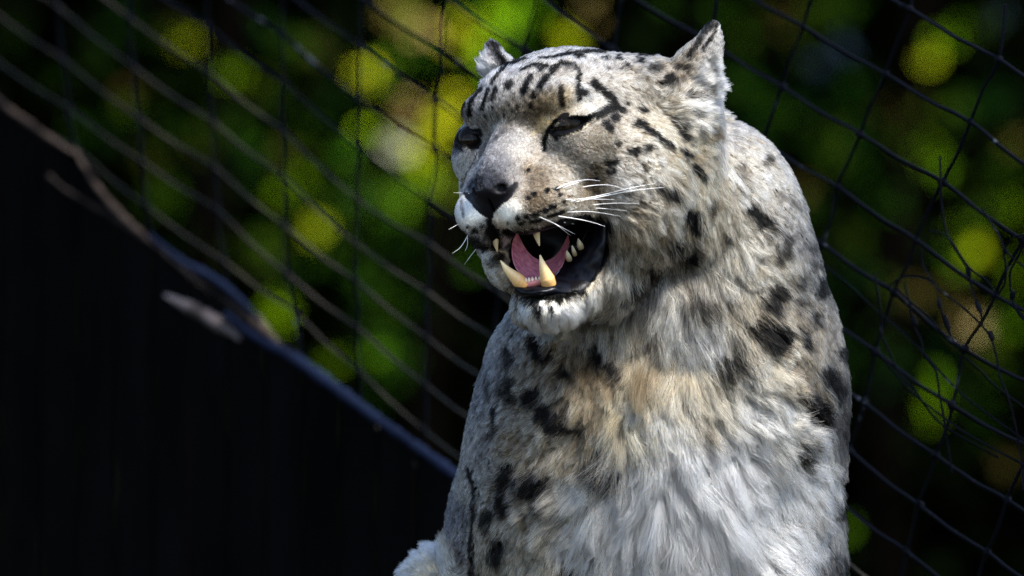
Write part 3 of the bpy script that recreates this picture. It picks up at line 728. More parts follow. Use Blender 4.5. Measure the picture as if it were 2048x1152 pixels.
for pts, r, a in [([(262, 140), (300, 182)], 18, .72), ([(280, 172), (310, 185)], 12, .7), ([(240, 52)], 20, .45), ([(305, 22)], 16, .6), ([(345, 118)], 13, .5), ([(355, 235), (335, 265)], 20, .55), ([(385, 335)], 32, .38), ([(465, 350), (455, 375)], 15, .85), ([(330, 365), (315, 400)], 24, .85), ([(300, 470), (325, 492)], 32, .95), ([(275, 450)], 22, .6),
   ([(435, 440)], 17, .75), ([(400, 480), (405, 510)], 13, .85), ([(150, 380)], 22, .55), ([(120, 360)], 16, .35), ([(175, 520), (195, 535)], 20, .85), ([(155, 572)], 14, .7), ([(520, 535), (545, 560)], 18, .8), ([(465, 585), (490, 625)], 20, .95), ([(505, 640)], 18, .7), ([(415, 660), (440, 700)], 30, .88), ([(405, 715)], 18, .5),
   ([(330, 790), (370, 800)], 22, .85), ([(318, 822)], 14, .6), ([(478, 925), (520, 948)], 10, .9), ([(525, 860), (520, 900)], 20, .5), ([(400, 400)], 18, .4), ([(430, 250)], 16, .35), ([(440, 300)], 18, .4), ([(215, 465)], 16, .5), ([(380, 130)], 12, .3), ([(190, 200), (185, 240)], 14, .4),
   ([(120, 690), (130, 720)], 12, .5), ([(370, 570)], 18, .4), ([(510, 1080)], 26, .8), ([(440, 1090)], 26, .45), ([(540, 700), (535, 760)], 16, .4)]:
    st(c3, pts, r, a, soft=.6)
for pts, r, a in [([(650, 180), (680, 210), (705, 225)], 17, .9), ([(905, 190), (950, 215), (990, 250)], 30, .97), ([(540, 200), (545, 250)], 22, .6), ([(560, 320), (530, 370), (560, 400)], 30, .6), ([(820, 285), (790, 270)], 18, .75), ([(660, 370), (640, 415)], 24, .85), ([(690, 440), (770, 490), (860, 500)], 28, .92), ([(800, 420)], 20, .6), ([(725, 430), (760, 470)], 24, .7), ([(470, 330), (460, 370)], 14, .4),
   ([(488, 440), (495, 540)], 13, .8), ([(470, 560)], 12, .5), ([(915, 590), (960, 620), (1010, 650)], 22, .8), ([(545, 690), (525, 760), (525, 850)], 24, .72), ([(660, 730), (720, 720)], 32, .98), ([(640, 770), (690, 790)], 24, .8), ([(735, 830)], 26, .85), ([(600, 760)], 34, .5), ([(560, 820)], 24, .4), ([(480, 870), (445, 905)], 18, .8), ([(530, 880)], 20, .6), ([(500, 1000), (485, 1065)], 28, .8),
   ([(380, 690), (402, 780), (400, 880), (385, 1000), (385, 1120)], 8, .85), ([(860, 1110), (790, 1090)], 26, .7), ([(400, 1130)], 20, .6), ([(750, 1130)], 24, .5), ([(460, 940)], 14, .6), ([(440, 250), (430, 300)], 10, .3), ([(620, 580)], 14, .2)]:  # first stroke here: shade of the foreleg crease painted as a dark line
    st(c4b, pts, r, a, soft=.6)
# eye rims
st(cb, [(975, 300), (1020, 240), (1110, 170), (1250, 160), (1340, 165), (1400, 150)], 16, 1); st(cb, [(985, 290), (1060, 330), (1160, 310), (1270, 270), (1340, 200)], 16, 1); st(cb, [(1060, 330), (1060, 355)], 18, .8)
st(cb, [(1115, 335), (1200, 318), (1290, 280), (1360, 225), (1420, 170)], 9, .55, (.80, .75, .66)); st(cb, [(850, 320), (930, 270), (1000, 215), (1080, 150)], 16, .6, (.62, .54, .42))
st(cb, [(165, 355), (230, 320), (300, 290), (370, 290), (385, 330)], 13, 1); st(cb, [(190, 380), (240, 430), (300, 455), (350, 440), (375, 380)], 14, 1); st(cb, [(215, 425), (270, 462), (345, 452)], 9, .55, (.74, .73, .70)); st(cb, [(350, 460), (330, 540)], 16, .7, (.70, .70, .72))
st(cb, [(345, 480), (300, 600), (250, 690), (205, 800)], 7, .5); st(cb, [(500, 360), (600, 270)], 16, .3)
def seg_dist(P, A):
    if len(A) == 1: return np.hypot(P[:, 0] - A[0, 0], P[:, 1] - A[0, 1])
    best = np.full(len(P), 1e9)
    for a, b in zip(A[:-1], A[1:]):
        ab = b - a; t = np.clip(((P - a) @ ab) / (ab @ ab), 0, 1)
        q = P - (a + t[:, None] * ab); best = np.minimum(best, np.hypot(q[:, 0], q[:, 1]))
    return best
def fnoise(P, f, seed):
    r = np.random.default_rng(seed); out = np.zeros(len(P))
    for i in range(7):
        d = r.normal(size=3); d *= f * (0.6 + 1.2 * r.random()) / np.linalg.norm(d)
        out += np.sin(P @ d + r.random() * 6.28 + 1.3 * np.sin(P @ (r.normal(size=3) * f * .4)))
    return out / 3.0
def frame_px(P):       # P in units -> column, row
    k = 1 + P[:, 1] / DP
    return np.stack([P[:, 0] / k + 1024, 576 - P[:, 2] / k], -1)
def idw(q, ZP, ZS, ZC, CH=60000):
    out = np.zeros((len(q), ZC.shape[1]))
    for s in range(0, len(q), CH):
        d2 = ((q[s:s + CH, None, :] - ZP[None]) ** 2).sum(-1).astype(np.float32)
        w_ = (ZS ** 2)[None] / (d2 + (ZS * .8) ** 2) ** 2; w_ /= w_.sum(1)[:, None]
        out[s:s + CH] = w_ @ ZC
    return out
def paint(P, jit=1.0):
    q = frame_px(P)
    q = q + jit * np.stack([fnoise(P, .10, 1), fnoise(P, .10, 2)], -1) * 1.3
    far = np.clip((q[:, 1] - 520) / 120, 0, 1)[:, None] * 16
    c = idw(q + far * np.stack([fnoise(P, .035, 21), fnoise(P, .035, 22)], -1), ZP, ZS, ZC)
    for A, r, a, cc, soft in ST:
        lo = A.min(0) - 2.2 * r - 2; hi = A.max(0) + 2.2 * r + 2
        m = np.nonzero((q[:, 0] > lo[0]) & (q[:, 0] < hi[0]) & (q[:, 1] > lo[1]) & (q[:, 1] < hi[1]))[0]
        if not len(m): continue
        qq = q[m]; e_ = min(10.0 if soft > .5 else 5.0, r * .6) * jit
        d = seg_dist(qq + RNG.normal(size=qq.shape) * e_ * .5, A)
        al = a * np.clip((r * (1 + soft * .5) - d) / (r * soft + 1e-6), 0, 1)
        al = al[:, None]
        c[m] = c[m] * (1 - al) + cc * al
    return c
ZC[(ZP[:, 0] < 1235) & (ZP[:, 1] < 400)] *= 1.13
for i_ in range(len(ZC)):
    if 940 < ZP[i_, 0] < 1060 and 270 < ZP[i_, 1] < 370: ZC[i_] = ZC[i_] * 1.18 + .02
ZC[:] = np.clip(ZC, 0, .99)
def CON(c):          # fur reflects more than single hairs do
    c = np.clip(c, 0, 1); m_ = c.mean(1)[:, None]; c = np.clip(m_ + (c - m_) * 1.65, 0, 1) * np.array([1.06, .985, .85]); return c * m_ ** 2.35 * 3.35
def inpoly(q, poly):
    x, y = q[:, 0], q[:, 1]; r = np.zeros(len(q), bool); n = len(poly)
    for i in range(n):
        x1, y1 = poly[i]; x2, y2 = poly[(i + 1) % n]
        c = ((y1 > y) != (y2 > y)) & (x < (x2 - x1) * (y - y1) / (y2 - y1 + 1e-12) + x1)
        r ^= c
    return r
MOUTH = [(1020, 474), (1060, 470), (1080, 466), (1120, 450), (1165, 438), (1206, 438), (1214, 446), (1210, 480), (1200, 520), (1186, 562), (1164, 584), (1148, 580), (1100, 588), (1033, 592), (1031, 566), (1018, 545), (1020, 500)]
NOSE = [cb(*p) for p in [(205, 835), (330, 845), (460, 825), (600, 830), (680, 760), (720, 745), (720, 800), (660, 900), (560, 980), (500, 1040), (480, 1130), (440, 1090), (380, 1060), (330, 1010), (260, 930), (210, 870)]]
EYE_R = [cb(*p) for p in [(985, 300), (1060, 258), (1120, 212), (1250, 188), (1350, 180), (1300, 240), (1220, 290), (1130, 305), (1050, 320)]]
EYE_L = [cb(*p) for p in [(200, 370), (225, 325), (300, 290), (365, 300), (372, 380), (350, 430), (300, 445), (250, 425)]]
def bare(P):
    q = frame_px(P); front = P[:, 1] < 10
    cav = np.zeros(len(P), bool)
    for c, r, M in ((U(1112, 505, -190), (86, 120, 52), rotm(-14)), (U(1160, 490, -175), (46, 110, 56), rotm(-8))):
        L_ = (P - c) @ np.asarray(M).T / (np.array(r) * 1.28)
        cav |= ((L_ ** 2).sum(1) < 1) & (q[:, 0] > 1017)
    cav |= (((q[:, 0] - 1108) / 92) ** 2 + ((q[:, 1] - 502) / 62) ** 2 < 1) & (P[:, 1] > -130) & (P[:, 1] < 150)
    return cav | (inpoly(q, MOUTH) | inpoly(q, NOSE) | inpoly(q, EYE_R) | inpoly(q, EYE_L)) & front

m_skin = bpy.data.materials.new('skin'); m_skin.use_nodes = True
t = m_skin.node_tree; b = t.nodes['Principled BSDF']; b.inputs['Specular IOR Level'].default_value = .12
at = t.nodes.new('ShaderNodeAttribute'); at.attribute_name = 'col'; t.links.new(at.outputs['Color'], b.inputs['Base Color']); t.links.new(at.outputs['Alpha'], b.inputs['Roughness'])
nz = t.nodes.new('ShaderNodeTexNoise'); nz.inputs['Scale'].default_value = 900; tcc = t.nodes.new('ShaderNodeTexCoord'); t.links.new(tcc.outputs['Object'], nz.inputs['Vector'])
bp = t.nodes.new('ShaderNodeBump'); bp.inputs['Strength'].default_value = .35; bp.inputs['Distance'].default_value = .0006; t.links.new(nz.outputs[0], bp.inputs['Height']); t.links.new(bp.outputs[0], b.inputs['Normal'])
body = np_mesh('snow_leopard', BV * S, BF, m_skin)
tag(body, 'snow leopard sitting upright with open snarling mouth and thick spotted grey fur', 'snow leopard')
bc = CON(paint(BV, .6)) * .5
br = bare(BV)
bc[br] = (.003, .003, .004)
qv = frame_px(BV)
nosev = inpoly(qv, NOSE) & br
bc[nosev] = (.005, .0045, .006)
ca = body.data.color_attributes.new('col', 'FLOAT_COLOR', 'POINT')
full = np.ones((len(BV), 4), np.float32); full[:, :3] = bc; full[:, 3] = np.where(br, .38, .9)
full[nosev, 3] = .5
ca.data.foreach_set('color', full.ravel())

# ------------------------------------------------------------------ eyes, teeth, tongue, lips, whiskers
def sphere(name, c, r, m, parent, n=28, sc=(1, 1, 1), rough=0):
    V, F = [], []
    for i in range(n // 2 + 1):
        th = math.pi * i / (n // 2)
        for j in range(n):
            a = 2 * math.pi * j / n
            p = np.array([math.sin(th) * math.cos(a) * sc[0], -math.cos(th) * sc[1], math.sin(th) * math.sin(a) * sc[2]])
            V.append((np.asarray(c) + r * p * (1 + rough * math.sin(5 * a) * math.sin(4 * th))) * S)
    for i in range(n // 2):
        for j in range(n):
            F.append((i * n + j, i * n + (j + 1) % n, (i + 1) * n + (j + 1) % n, (i + 1) * n + j))
    return mesh_obj(name, V, F, m, parent)
m_eye, _, b = mat('eye_dark', (.005, .004, .003), .10, .08)
m_iris, _, b = mat('iris_brown', (.011, .007, .004), .10, .15)
m_pup, _, b = mat('pupil', (.002, .002, .002), .08, .3)
for c, look, er in ((U(1141, 250, -200), (-.35, -.9, -.05), 37), (U(946, 281, -70), (-.30, -.93, 0.0), 33)):
    eb = sphere('eye', c, er, m_eye, body)
    l = np.array(look); l /= np.linalg.norm(l)
    ir = sphere('iris', c + l * (er - 20), 21.5, m_iris, eb); ir.parent = eb
    pu = sphere('pupil', c + l * (er - 9), 11, m_pup, eb)
m_tooth, tn, b = mat('ivory', rough=.28, spec=.5)
b.inputs['Subsurface Weight'].default_value = 0.0
tc = tn.nodes.new('ShaderNodeAttribute'); tc.attribute_name = 'col'; tn.links.new(tc.outputs['Color'], b.inputs['Base Color'])
def tooth(pts, rs, c0=(.68, .33, .09), c1_=(.90, .70, .38), name='canine_tooth', flat=1.0):
    path = catmull([U(*p) for p in pts], 1.6); n = len(path)
    tt = np.linspace(0, 1, n); r = np.interp(tt, np.linspace(0, 1, len(rs)), rs)
    V, F, T = tube_data(path * S, r * S, 14)
    o = build_tubes(name, [(V, F, T)], m_tooth, body)
    a = o.data.color_attributes.new('col', 'FLOAT_COLOR', 'POINT')
    cc = np.ones((len(V), 4), np.float32); ti = np.concatenate([np.repeat(tt, 14), [0, 1]])
    ti = np.clip(ti * 1.15 + .08 * np.sin(np.arange(len(ti)) * 1.7), 0, 1)[:, None]
    cc[:, :3] = np.array(c0) * (1 - ti) + np.array(c1_) * ti
    a.data.foreach_set('color', cc.ravel()); return o
tooth([(1048, 572, -196), (1034, 558, -203), (1015, 540, -210), (1001, 521, -212)], [14, 14, 10, 6, 1.2])
tooth([(1098, 570, -204), (1094, 556, -212), (1086, 532, -220), (1080, 510, -222)], [15, 15, 10.5, 6, 1.2])
tooth([(1072, 456, -214), (1074, 472, -216), (1079, 492, -214)], [8, 7, 4.5, 1], (.45, .33, .15), (.75, .62, .38))
tooth([(991, 478, -205), (992, 490, -207), (995, 504, -206)], [7, 5.5, 3.5, 1], (.30, .22, .10), (.50, .38, .2))
for i, x in enumerate((1046, 1052, 1058, 1065, 1072, 1079)):
    y = 562 - i * .9
    tooth([(x, y + 7, -203), (x, y, -206), (x - .5, y - 5, -205)], [3.4, 3.4, 2.6, 1.2], (.62, .42, .33), (.82, .70, .55), 'incisor_tooth')
for x, y, r in ((1136, 511, 6), (1147, 501, 4.5), (1159, 487, 6.5)):
    tooth([(x + 3, y + 9, -158), (x, y, -166), (x - 3, y - 10, -166)], [r, r, r * .7, 1], (.22, .16, .07), (.55, .48, .33), 'cheek_tooth')
m_gum, _, b = mat('gum_pink', (.50, .17, .16), .25, .6)
build_tubes('gum', [tube_data(catmull([U(1036, 574, -192), U(1058, 568, -200), U(1082, 562, -200), U(1106, 562, -190)], 2) * S, np.array([8.5]) * S, 12)], m_gum, body)
m_tongue, tt_, b = mat('tongue', rough=.22, spec=.6)
noise_mix(tt_, b, (.42, .12, .19), (.62, .24, .30), scale=260, bump=1.0, dist=.001)
secs = [((1050, 554), (1070, 562), (1096, 555), -180), ((1036, 542), (1070, 556), (1108, 545), -172), ((1027, 526), (1072, 551), (1122, 533), -160), ((1023, 508), (1076, 545), (1131, 515), -146), ((1023, 490), (1080, 538), (1135, 498), -132), ((1026, 474), (1084, 530), (1138, 482), -118), ((1034, 462), (1088, 520), (1136, 468), -102)]
V, F = [], []; nu = 17
for (l, c, r, d) in secs:
    for u in np.linspace(-1, 1, nu):
        a = np.array(l if u < 0 else r, float); cc = np.array(c, float); k = abs(u) ** 1.0
        x = cc[0] + (a[0] - cc[0]) * k; y = cc[1] + (a[1] - cc[1]) * abs(u) ** 2.4
        y += 2.5 * math.exp(-(u / .12) ** 2)
        V.append(U(x, y, d - 10 * abs(u) ** 2) * S)
m0 = len(V); 
for i, (l, c, r, d) in enumerate(secs):
    for j in range(nu):
        u = -1 + 2 * j / (nu - 1); v = V[i * nu + j] / S
        edge = 1 - abs(u) ** 4
        V.append((v + np.array([np.sign(u) * 1.0 * (1 - edge), 6, -13 * edge - 2])) * S)
ns = len(secs)
for i in range(ns - 1):
    for j in range(nu - 1):
        a = i * nu + j; F.append((a, a + 1, a + nu + 1, a + nu)); a += m0; F.append((a, a + nu, a + nu + 1, a + 1))
    for j in (0, nu - 1):
        a = i * nu + j; F.append((a, a + nu, a + nu + m0, a + m0))
for j in range(nu - 1):
    F.append((j, j + m0, j + 1 + m0, j + 1))
tongue = mesh_obj('tongue', V, F, m_tongue, body)
sm = tongue.modifiers.new('smooth', 'SUBSURF'); sm.levels = 1; sm.render_levels = 2
m_lip, ln, b = mat('lip_black', rough=.30, spec=.14)
noise_mix(ln, b, (.001, .0012, .002), (.004, .005, .009), scale=170, bump=.6, dist=.0008)
def on(px, py, lift=0):
    P, N = hit(px, py); return P + N * lift
def lip(pts, rs, name='lip'):
    path = catmull([np.array(p) for p in pts], 2.0); n = len(path)
    r = np.interp(np.linspace(0, 1, n), np.linspace(0, 1, len(rs)), rs) * (1 + .07 * np.sin(np.arange(n) * .13) + .03 * np.sin(np.arange(n) * .31))
    return build_tubes(name, [tube_data(path * S, r * S, 12)], m_lip, body)
if 0: lip([U(1030, 578, -192), U(1050, 582, -204), U(1080, 580, -210), U(1110, 576, -206), U(1140, 566, -190), U(1165, 548, -165), U(1185, 520, -145), U(1200, 480, -130), U(1206, 448, -120)], [5, 8, 9, 9, 10, 9, 7, 5, 3])
if 0: lip([U(1122, 548, -178), U(1142, 530, -165), U(1160, 512, -150), U(1176, 486, -140), U(1190, 458, -130)], [8, 11, 10, 9, 5])

# loose black lip skin from the gum line to the edge of the coat
OUT = catmull([U(1028, 584, -192), U(1050, 594, -212), U(1100, 592, -216), U(1146, 586, -206), U(1172, 576, -192), U(1192, 548, -186), U(1206, 505, -190), U(1212, 470, -192), U(1210, 440, -192)], 3.0)
INN = catmull([U(1032, 570, -194), U(1052, 573, -204), U(1084, 571, -206), U(1106, 563, -196), U(1114, 548, -158), U(1128, 532, -140), U(1144, 512, -128), U(1164, 482, -122), U(1182, 442, -126)], 3.0)
nl = 90; nvv = 13
def resamp(P, n):
    L = np.concatenate([[0], np.cumsum(np.linalg.norm(np.diff(P, axis=0), axis=1))]); tq = np.linspace(0, L[-1], n)
    return np.stack([np.interp(tq, L, P[:, i]) for i in range(3)], -1)
OUT, INN = resamp(OUT, nl), resamp(INN, nl)
V, F = [], []
for layer in (0, 1):
    for i in range(nl):
        for j in range(nvv):
            v = j / (nvv - 1); p = INN[i] * (1 - v) + OUT[i] * v
            wr = 2.0 * math.sin(i * .23 + 4 * v + 2 * math.sin(i * .13)) * math.sin(v * math.pi) + .7 * math.sin(i * .61 - 7 * v)
            bul = (14 + 5 * math.sin(i * .11)) * math.sin(v * math.pi) ** .7
            V.append((p + np.array([0, -bul - wr, 0]) + np.array([.4, 1, -.4]) * (layer * 6)) * S)
m0 = nl * nvv
for i in range(nl - 1):
    for j in range(nvv - 1):
        a = i * nvv + j; F.append((a, a + nvv, a + nvv + 1, a + 1)); a += m0; F.append((a, a + 1, a + nvv + 1, a + nvv))
    for j in (0, nvv - 1):
        a = i * nvv + j; F.append((a, a + nvv, a + nvv + m0, a + m0))
mesh_obj('lip', V, F, m_lip, body)
m_wh, _, b = mat('whisker', (.85, .85, .85), .35, .5)
def whisker(f, pts, r=.8, lift=10, free=False):
    P = []
    n = len(pts); base = None
    for i, p in enumerate(pts):
        q = f(*p)
        h = hit(*q)[0]
        if base is None: base = h[1]
        miss = free or bvh.ray_cast(CAMU, (Vector(U(*q, 0)) - CAMU).normalized())[0] is None
        d = base - 8 * i if miss else min(h[1] - lift * min(1, i + .2), base + 60)
        P.append(U(*q, d))
    path = catmull(P, 5); t_ = np.linspace(0, 1, len(path))
    build_tubes('whisker', [tube_data(path * S, r * S * (1 - .75 * t_ ** 2), 6)], m_wh, body)
for w_ in [[(880, 135), (1000, 105), (1120, 95), (1200, 108), (1270, 135)], [(900, 200), (1100, 160), (1270, 118), (1440, 85)], [(940, 203), (1100, 170), (1300, 132), (1500, 110)], [(930, 240), (1050, 222), (1200, 212), (1340, 216)], [(880, 270), (1000, 265), (1100, 275), (1220, 296)],
           [(820, 295), (950, 315), (1050, 338), (1120, 362)], [(750, 320), (820, 355), (930, 412)], [(860, 335), (930, 347)], [(810, 120), (900, 80), (1010, 62), (1090, 70)], [(700, 300), (800, 345), (900, 420)], [(900, 250), (1080, 245), (1260, 262)], [(1660, 90), (1720, 150), (1800, 240)], [(850, 115), (900, 95), (980, 70)], [(870, 190), (1000, 185), (1180, 190)]]:
    whisker(c2, w_, r=RNG.uniform(.5, .85), lift=16)
for w_ in [[(235, 345), (190, 345), (120, 380)], [(245, 410), (225, 450), (190, 500), (140, 535)], [(300, 500), (260, 550), (220, 605)], [(240, 430), (240, 480), (225, 520)], [(250, 150), (200, 147), (150, 145)]]:
    whisker(c2, w_, r=.65)

# ------------------------------------------------------------------ fur
# column, row, direction on the frame, length, lift
FD = [(1010, 320, .45, -.9, 6, .22), (990, 360, .4, -.9, 5, .22), (1050, 290, .5, -.85, 7, .25), (1080, 170, .35, -.95, 15, .4), (1000, 200, .1, -1, 13, .4), (960, 220, -.3, -.9, 14, .5), (1150, 120, .4, -.9, 20, .5), (1060, 140, .3, -.9, 18, .5), (1230, 120, .6, -.7, 22, .5), (1290, 160, .3, .9, 20, .4), (1250, 200, .6, .7, 18, .35), (1340, 120, .8, -.5, 16, .35),
 (1180, 190, .7, -.1, 13, .35), (1100, 225, .4, -.9, 9, .35), (1130, 285, .9, .35, 8, .3), (1140, 268, .6, .8, 4, .15), (1190, 262, .8, .6, 5, .2), (1140, 228, .5, -.85, 5, .15), (1185, 218, .8, -.5, 7, .2), (945, 262, -.3, -.9, 3.5, .15), (945, 300, -.4, .8, 3.5, .15), (975, 280, .2, -.9, 4, .2), (1170, 330, 1, .1, 15, .35), (1130, 330, .9, .2, 12, .35), (1230, 300, .95, .25, 16, .3), (1300, 300, .85, .5, 22, .35), (1380, 270, .8, .55, 26, .35), (1420, 330, .6, .8, 30, .4), (1350, 380, .7, .7, 34, .4), (1250, 380, .9, .2, 24, .35), (1280, 450, .6, .75, 36, .4), (1370, 470, .4, .9, 44, .4), (1240, 480, .1, .6, 26, .5), (1260, 530, -.3, .9, 38, .45), (1200, 580, -.5, .8, 30, .4),
 (1080, 400, .95, .1, 8, .3), (1120, 430, .95, -.15, 9, .3), (1030, 450, .6, .5, 7, .35), (1010, 425, .5, .6, 6, .3), (950, 440, -.5, .7, 7, .35), (935, 400, -.6, .3, 6, .35), (960, 480, -.4, .8, 7, .4), (920, 310, -.7, .5, 15, .55), (915, 345, -.8, .4, 15, .55), (910, 250, -.7, -.6, 12, .5), (940, 250, -.2, -.9, 8, .3),
 (1110, 640, .05, 1, 27, .45), (1060, 630, -.45, .9, 24, .5), (1150, 620, .55, .8, 27, .45), (1090, 600, -.1, 1, 12, .4), (1150, 595, .5, .7, 16, .4), (990, 540, -.6, .75, 16, .45), (970, 510, -.7, .5, 13, .5), (1020, 500, -.3, .9, 12, .35), (1020, 590, -.5, .8, 14, .4),
 (985, 110, -.35, -.9, 20, .5), (975, 150, -.8, -.4, 30, .6), (1020, 130, .2, -.9, 18, .5), (1430, 60, .5, -.8, 10, .35), (1400, 80, .55, -.8, 9, .2), (1370, 110, .6, -.75, 12, .25), (1445, 110, .7, -.6, 14, .4), (1430, 150, .8, -.4, 26, .35), (1440, 190, .8, .1, 26, .4), (1400, 180, .85, -.35, 38, .45), (1395, 225, .9, -.25, 40, .45), (1350, 170, .3, -.7, 18, .45), (1380, 215, .85, -.3, 36, .5),
 (1460, 260, .6, .8, 22, .4), (1500, 310, .7, .75, 22, .4), (1560, 380, .7, .75, 22, .4), (1610, 450, .65, .8, 20, .4), (1480, 400, .5, .85, 36, .4), (1450, 500, .3, .95, 48, .4), (1550, 520, .5, .85, 34, .4), (1640, 560, .5, .9, 20, .4), (1690, 700, .4, .9, 20, .45), (1600, 620, .6, .8, 28, .4), (1520, 640, .6, .8, 44, .45), (1600, 720, .65, .7, 32, .45), (1710, 830, .3, .95, 20, .45), (1690, 950, .4, .9, 24, .5),
 (1240, 640, 0, 1, 62, .35), (1340, 640, .1, 1, 70, .4), (1410, 620, .1, 1, 70, .4), (1300, 580, .0, 1, 52, .35), (1190, 620, -.1, 1, 40, .35), (1440, 680, .35, .9, 62, .4),
 (1060, 680, -.4, .9, 22, .4), (1100, 740, -.4, .9, 28, .4), (1180, 720, .1, 1, 34, .4), (1180, 790, -.2, 1, 38, .4), (1000, 740, -.5, .8, 18, .4), (970, 820, -.7, .6, 16, .45), (940, 950, -.6, .7, 16, .5), (1040, 820, -.8, .5, 22, .4), (1040, 880, -.85, .45, 26, .4), (1110, 870, -.7, .65, 34, .42), (1000, 940, -.8, .45, 20, .4), (1070, 980, -.75, .6, 34, .45), (1000, 1040, -.7, .6, 22, .4), (1130, 950, -.65, .75, 48, .45), (1120, 1050, -.5, .8, 50, .45), (1060, 1100, -.4, .9, 32, .4),
 (920, 1060, -.4, .9, 14, .45), (970, 1100, -.4, .9, 20, .4), (840, 1120, -.6, -.6, 26, .6), (880, 1100, -.1, -.9, 30, .6), (800, 1150, -.8, .1, 26, .6),
 (1265, 830, -.05, 1, 70, .42), (1230, 900, -.35, .9, 80, .36), (1200, 1000, -.4, .9, 88, .36), (1230, 1100, -.1, 1, 90, .36), (1300, 950, 0, 1, 92, .34), (1320, 760, .1, 1, 78, .38), (1380, 860, .15, 1, 90, .34), (1350, 1050, .1, 1, 95, .34), (1280, 1040, -.1, 1, 92, .34), (1420, 1000, .25, 1, 92, .34), (1450, 800, .55, .85, 78, .36), (1500, 880, .65, .7, 86, .38), (1480, 980, .5, .85, 92, .38), (1580, 880, .8, .55, 66, .42), (1580, 980, .7, .7, 80, .42), (1650, 960, .75, .7, 44, .5), (1560, 1080, .6, .8, 66, .5), (1640, 1080, .5, .85, 46, .5), (1450, 1120, .4, .9, 74, .45), (1540, 780, .7, .65, 50, .5), (1600, 820, .75, .6, 40, .5)]
FP = np.array([(f[0], f[1]) for f in FD], float); FS = np.full(len(FD), 26.0)
FC = np.array([(f[2], f[3], f[4], f[5]) for f in FD], float); FC[:, :2] /= np.linalg.norm(FC[:, :2], axis=1)[:, None]
def make_fur(npar, kids):
    A, B_, C_, D_ = (BV[BF[:, i]] for i in range(4))
    fn = np.cross(C_ - A, D_ - B_); ar = np.linalg.norm(fn, axis=1) * .5; fn /= (2 * ar[:, None] + 1e-9)
    cen = (A + C_) / 2
    q = frame_px(cen); view = CAMU - Vector((0, 0, 0))
    vd = np.array([0, -DP, 0]) - cen; vd /= np.linalg.norm(vd, axis=1)[:, None]
    facing = (fn * vd).sum(1)
    wgt = ar * np.where(facing > -.25, 1.0, .22)
    face = (q[:, 1] < 560) & (q[:, 0] < 1440)
    mm = (q[:, 1] < 500) & (q[:, 0] < 1230)
    wgt *= np.where(mm, 5.0, np.where(face, 2.6, 1.5))
    wgt *= np.where(q[:, 1] > 1230, .12, 1)
    fi = RNG.choice(len(BF), npar, p=wgt / wgt.sum())
    u, v = RNG.random((2, npar, 1))
    P = (A[fi] * (1 - u) + B_[fi] * u) * (1 - v) + (D_[fi] * (1 - u) + C_[fi] * u) * v
    Nn = sum(BN[BF[fi, i]] for i in range(4)); Nn /= np.linalg.norm(Nn, axis=1)[:, None]
    keep = ~bare(P); P, Nn = P[keep], Nn[keep]; n = len(P)
    g = idw(frame_px(P), FP, FS, FC)
    L = g[:, 2] * np.where(g[:, 2] > 28, 1.25, 1.0) * (1 + .12 * fnoise(P, .06, 5)); lift = g[:, 3]
    ang = .28 * fnoise(P, .045, 6) + .16 * fnoise(P, .15, 7) + RNG.normal(size=n) * .13
    ca_, sa_ = np.cos(ang), np.sin(ang)
    dx = g[:, 0] * ca_ - g[:, 1] * sa_; dy = g[:, 0] * sa_ + g[:, 1] * ca_
    D = np.stack([dx, np.zeros(n), -dy], -1)
    # locks: neighbouring hairs lean together
    from mathutils.kdtree import KDTree
    macro = RNG.random(n) < np.clip(.16 - L * .0013, .035, .16)
    mi = np.nonzero(macro)[0]; kd = KDTree(len(mi))
    for a_, i_ in enumerate(mi): kd.insert(P[i_] * (30 / max(L[i_], 10)) ** 0, a_)
    kd.balance()
    near = np.array([kd.find(p)[1] for p in P])
    mcen = mi[near]
    lockb = (RNG.normal(size=len(mi)) * .30)[near]
    locklen = (1 + RNG.normal(size=len(mi)) * .16)[near]
    L = L * np.where(L > 18, np.clip(locklen, .6, 1.4), 1)
    pull = np.clip((L - 14) / 60, 0, .7)
    Dt = D - (D * Nn).sum(1)[:, None] * Nn
    goal = P[mcen] + D[mcen] * L[:, None] * .9
    v2 = goal - P; v2 /= np.linalg.norm(v2, axis=1)[:, None] + 1e-9
    D = D * (1 - pull)[:, None] + v2 * pull[:, None]; D /= np.linalg.norm(D, axis=1)[:, None]
    # children
    rep = np.repeat(np.arange(n), kids); N_ = len(rep)
    Nr = Nn[rep]; Lr = L[rep] * RNG.uniform(.72, 1.12, N_)
    T = D[rep] - (D[rep] * Nr).sum(1)[:, None] * Nr
    T /= np.linalg.norm(T, axis=1)[:, None] + .15
    Bt = np.cross(Nr, T)
    rad = np.clip(.15 * L, 1.3, 9)[rep]
    o2 = RNG.normal(size=(N_, 2)) * rad[:, None] * .75
    first = (np.arange(N_) % kids) == 0; o2[first] = 0
    root = P[rep] + T * o2[:, :1] + Bt * o2[:, 1:]
    la = lift[rep] + RNG.normal(size=N_) * .09
    sw = RNG.normal(size=N_) * .12; sw2 = RNG.normal(size=N_) * .22
    K = 6; s = np.linspace(0, 1, K)
    pts = np.zeros((N_, K, 3)); pts[:, 0] = root - Nr * 2.0
    cur = root.copy()
    for i in range(1, K):
        a = la * (1.35 - 1.0 * s[i]); w2 = sw + sw2 * s[i]
        d = T * (np.cos(a) * np.cos(w2))[:, None] + Bt * (np.sin(w2))[:, None] + Nr * np.sin(a)[:, None]
        d[:, 2] -= .10 * s[i] * np.clip(Lr / 40, 0, 1)
        cur = cur + d * (Lr / (K - 1))[:, None]; pts[:, i] = cur
    cl = np.clip(.25 + L / 110, 0, .72)[rep]
    par = pts[(np.arange(N_) // kids) * kids]
    for i in range(1, K):
        pts[:, i] += (par[:, i] - pts[:, i]) * (cl * s[i] ** 1.3)[:, None]
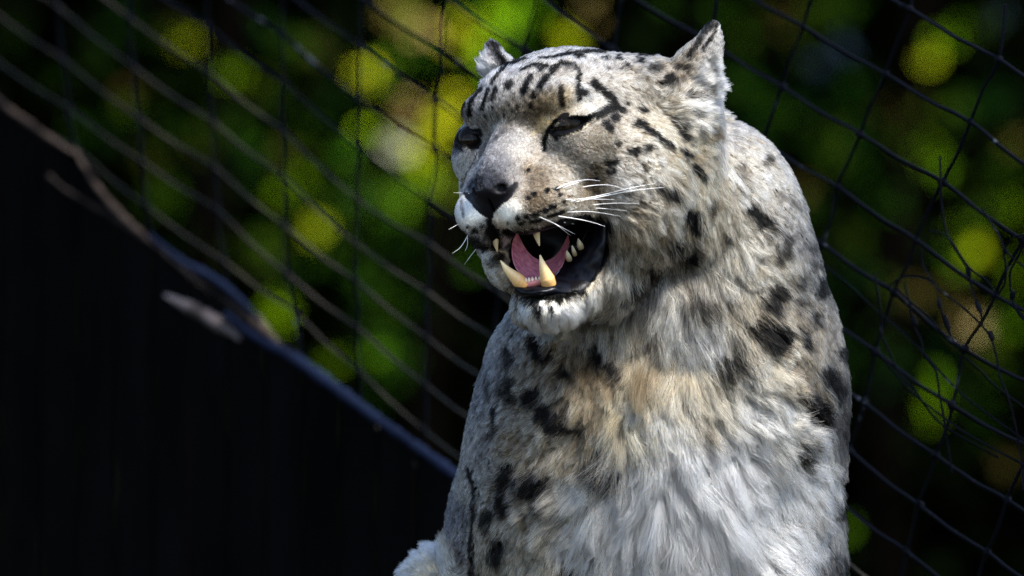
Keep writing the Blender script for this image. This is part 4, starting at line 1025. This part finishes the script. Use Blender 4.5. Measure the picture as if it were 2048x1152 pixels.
    kb = ~bare(root)
    pts, root, Lr, rep = pts[kb], root[kb], Lr[kb], rep[kb]; N_ = len(pts)
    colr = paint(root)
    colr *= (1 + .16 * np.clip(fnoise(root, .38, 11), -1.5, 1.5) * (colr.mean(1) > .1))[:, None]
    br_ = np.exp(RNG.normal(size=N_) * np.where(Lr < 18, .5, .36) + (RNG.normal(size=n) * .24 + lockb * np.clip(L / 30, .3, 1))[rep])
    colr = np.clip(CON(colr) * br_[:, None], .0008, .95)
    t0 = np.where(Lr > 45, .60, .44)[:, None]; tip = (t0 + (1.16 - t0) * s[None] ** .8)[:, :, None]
    rad0 = (.60 + .006 * np.clip(Lr, 0, 60)) * RNG.uniform(.8, 1.2, N_)
    hc = bpy.data.hair_curves.new('fur'); hc.add_curves([K] * N_)
    hc.attributes['position'].data.foreach_set('vector', (pts * S).astype(np.float32).ravel())
    ra = hc.attributes.new('radius', 'FLOAT', 'POINT')
    ra.data.foreach_set('value', (S * rad0[:, None] * (1 - .85 * s[None] ** 1.6)).astype(np.float32).ravel())
    co = hc.attributes.new('col', 'FLOAT_COLOR', 'POINT')
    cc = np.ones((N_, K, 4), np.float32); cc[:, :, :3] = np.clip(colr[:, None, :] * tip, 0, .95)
    co.data.foreach_set('color', cc.ravel())
    o = bpy.data.objects.new('fur', hc); COL.objects.link(o); o.parent = body; o['kind'] = 'stuff'
    m = bpy.data.materials.new('fur'); m.use_nodes = True; t = m.node_tree; t.nodes.clear()
    a = t.nodes.new('ShaderNodeAttribute'); a.attribute_name = 'col'
    h = t.nodes.new('ShaderNodeBsdfHairPrincipled'); h.model = 'CHIANG'; h.parametrization = 'COLOR'
    h.inputs['Roughness'].default_value = .38; h.inputs['Radial Roughness'].default_value = .5; h.inputs['Random Roughness'].default_value = .2; h.inputs['IOR'].default_value = 1.18
    ou = t.nodes.new('ShaderNodeOutputMaterial')
    t.links.new(a.outputs['Color'], h.inputs['Color']); t.links.new(h.outputs[0], ou.inputs[0])
    hc.materials.append(m)
    pass
if FUR:
    make_fur(105000, 9)
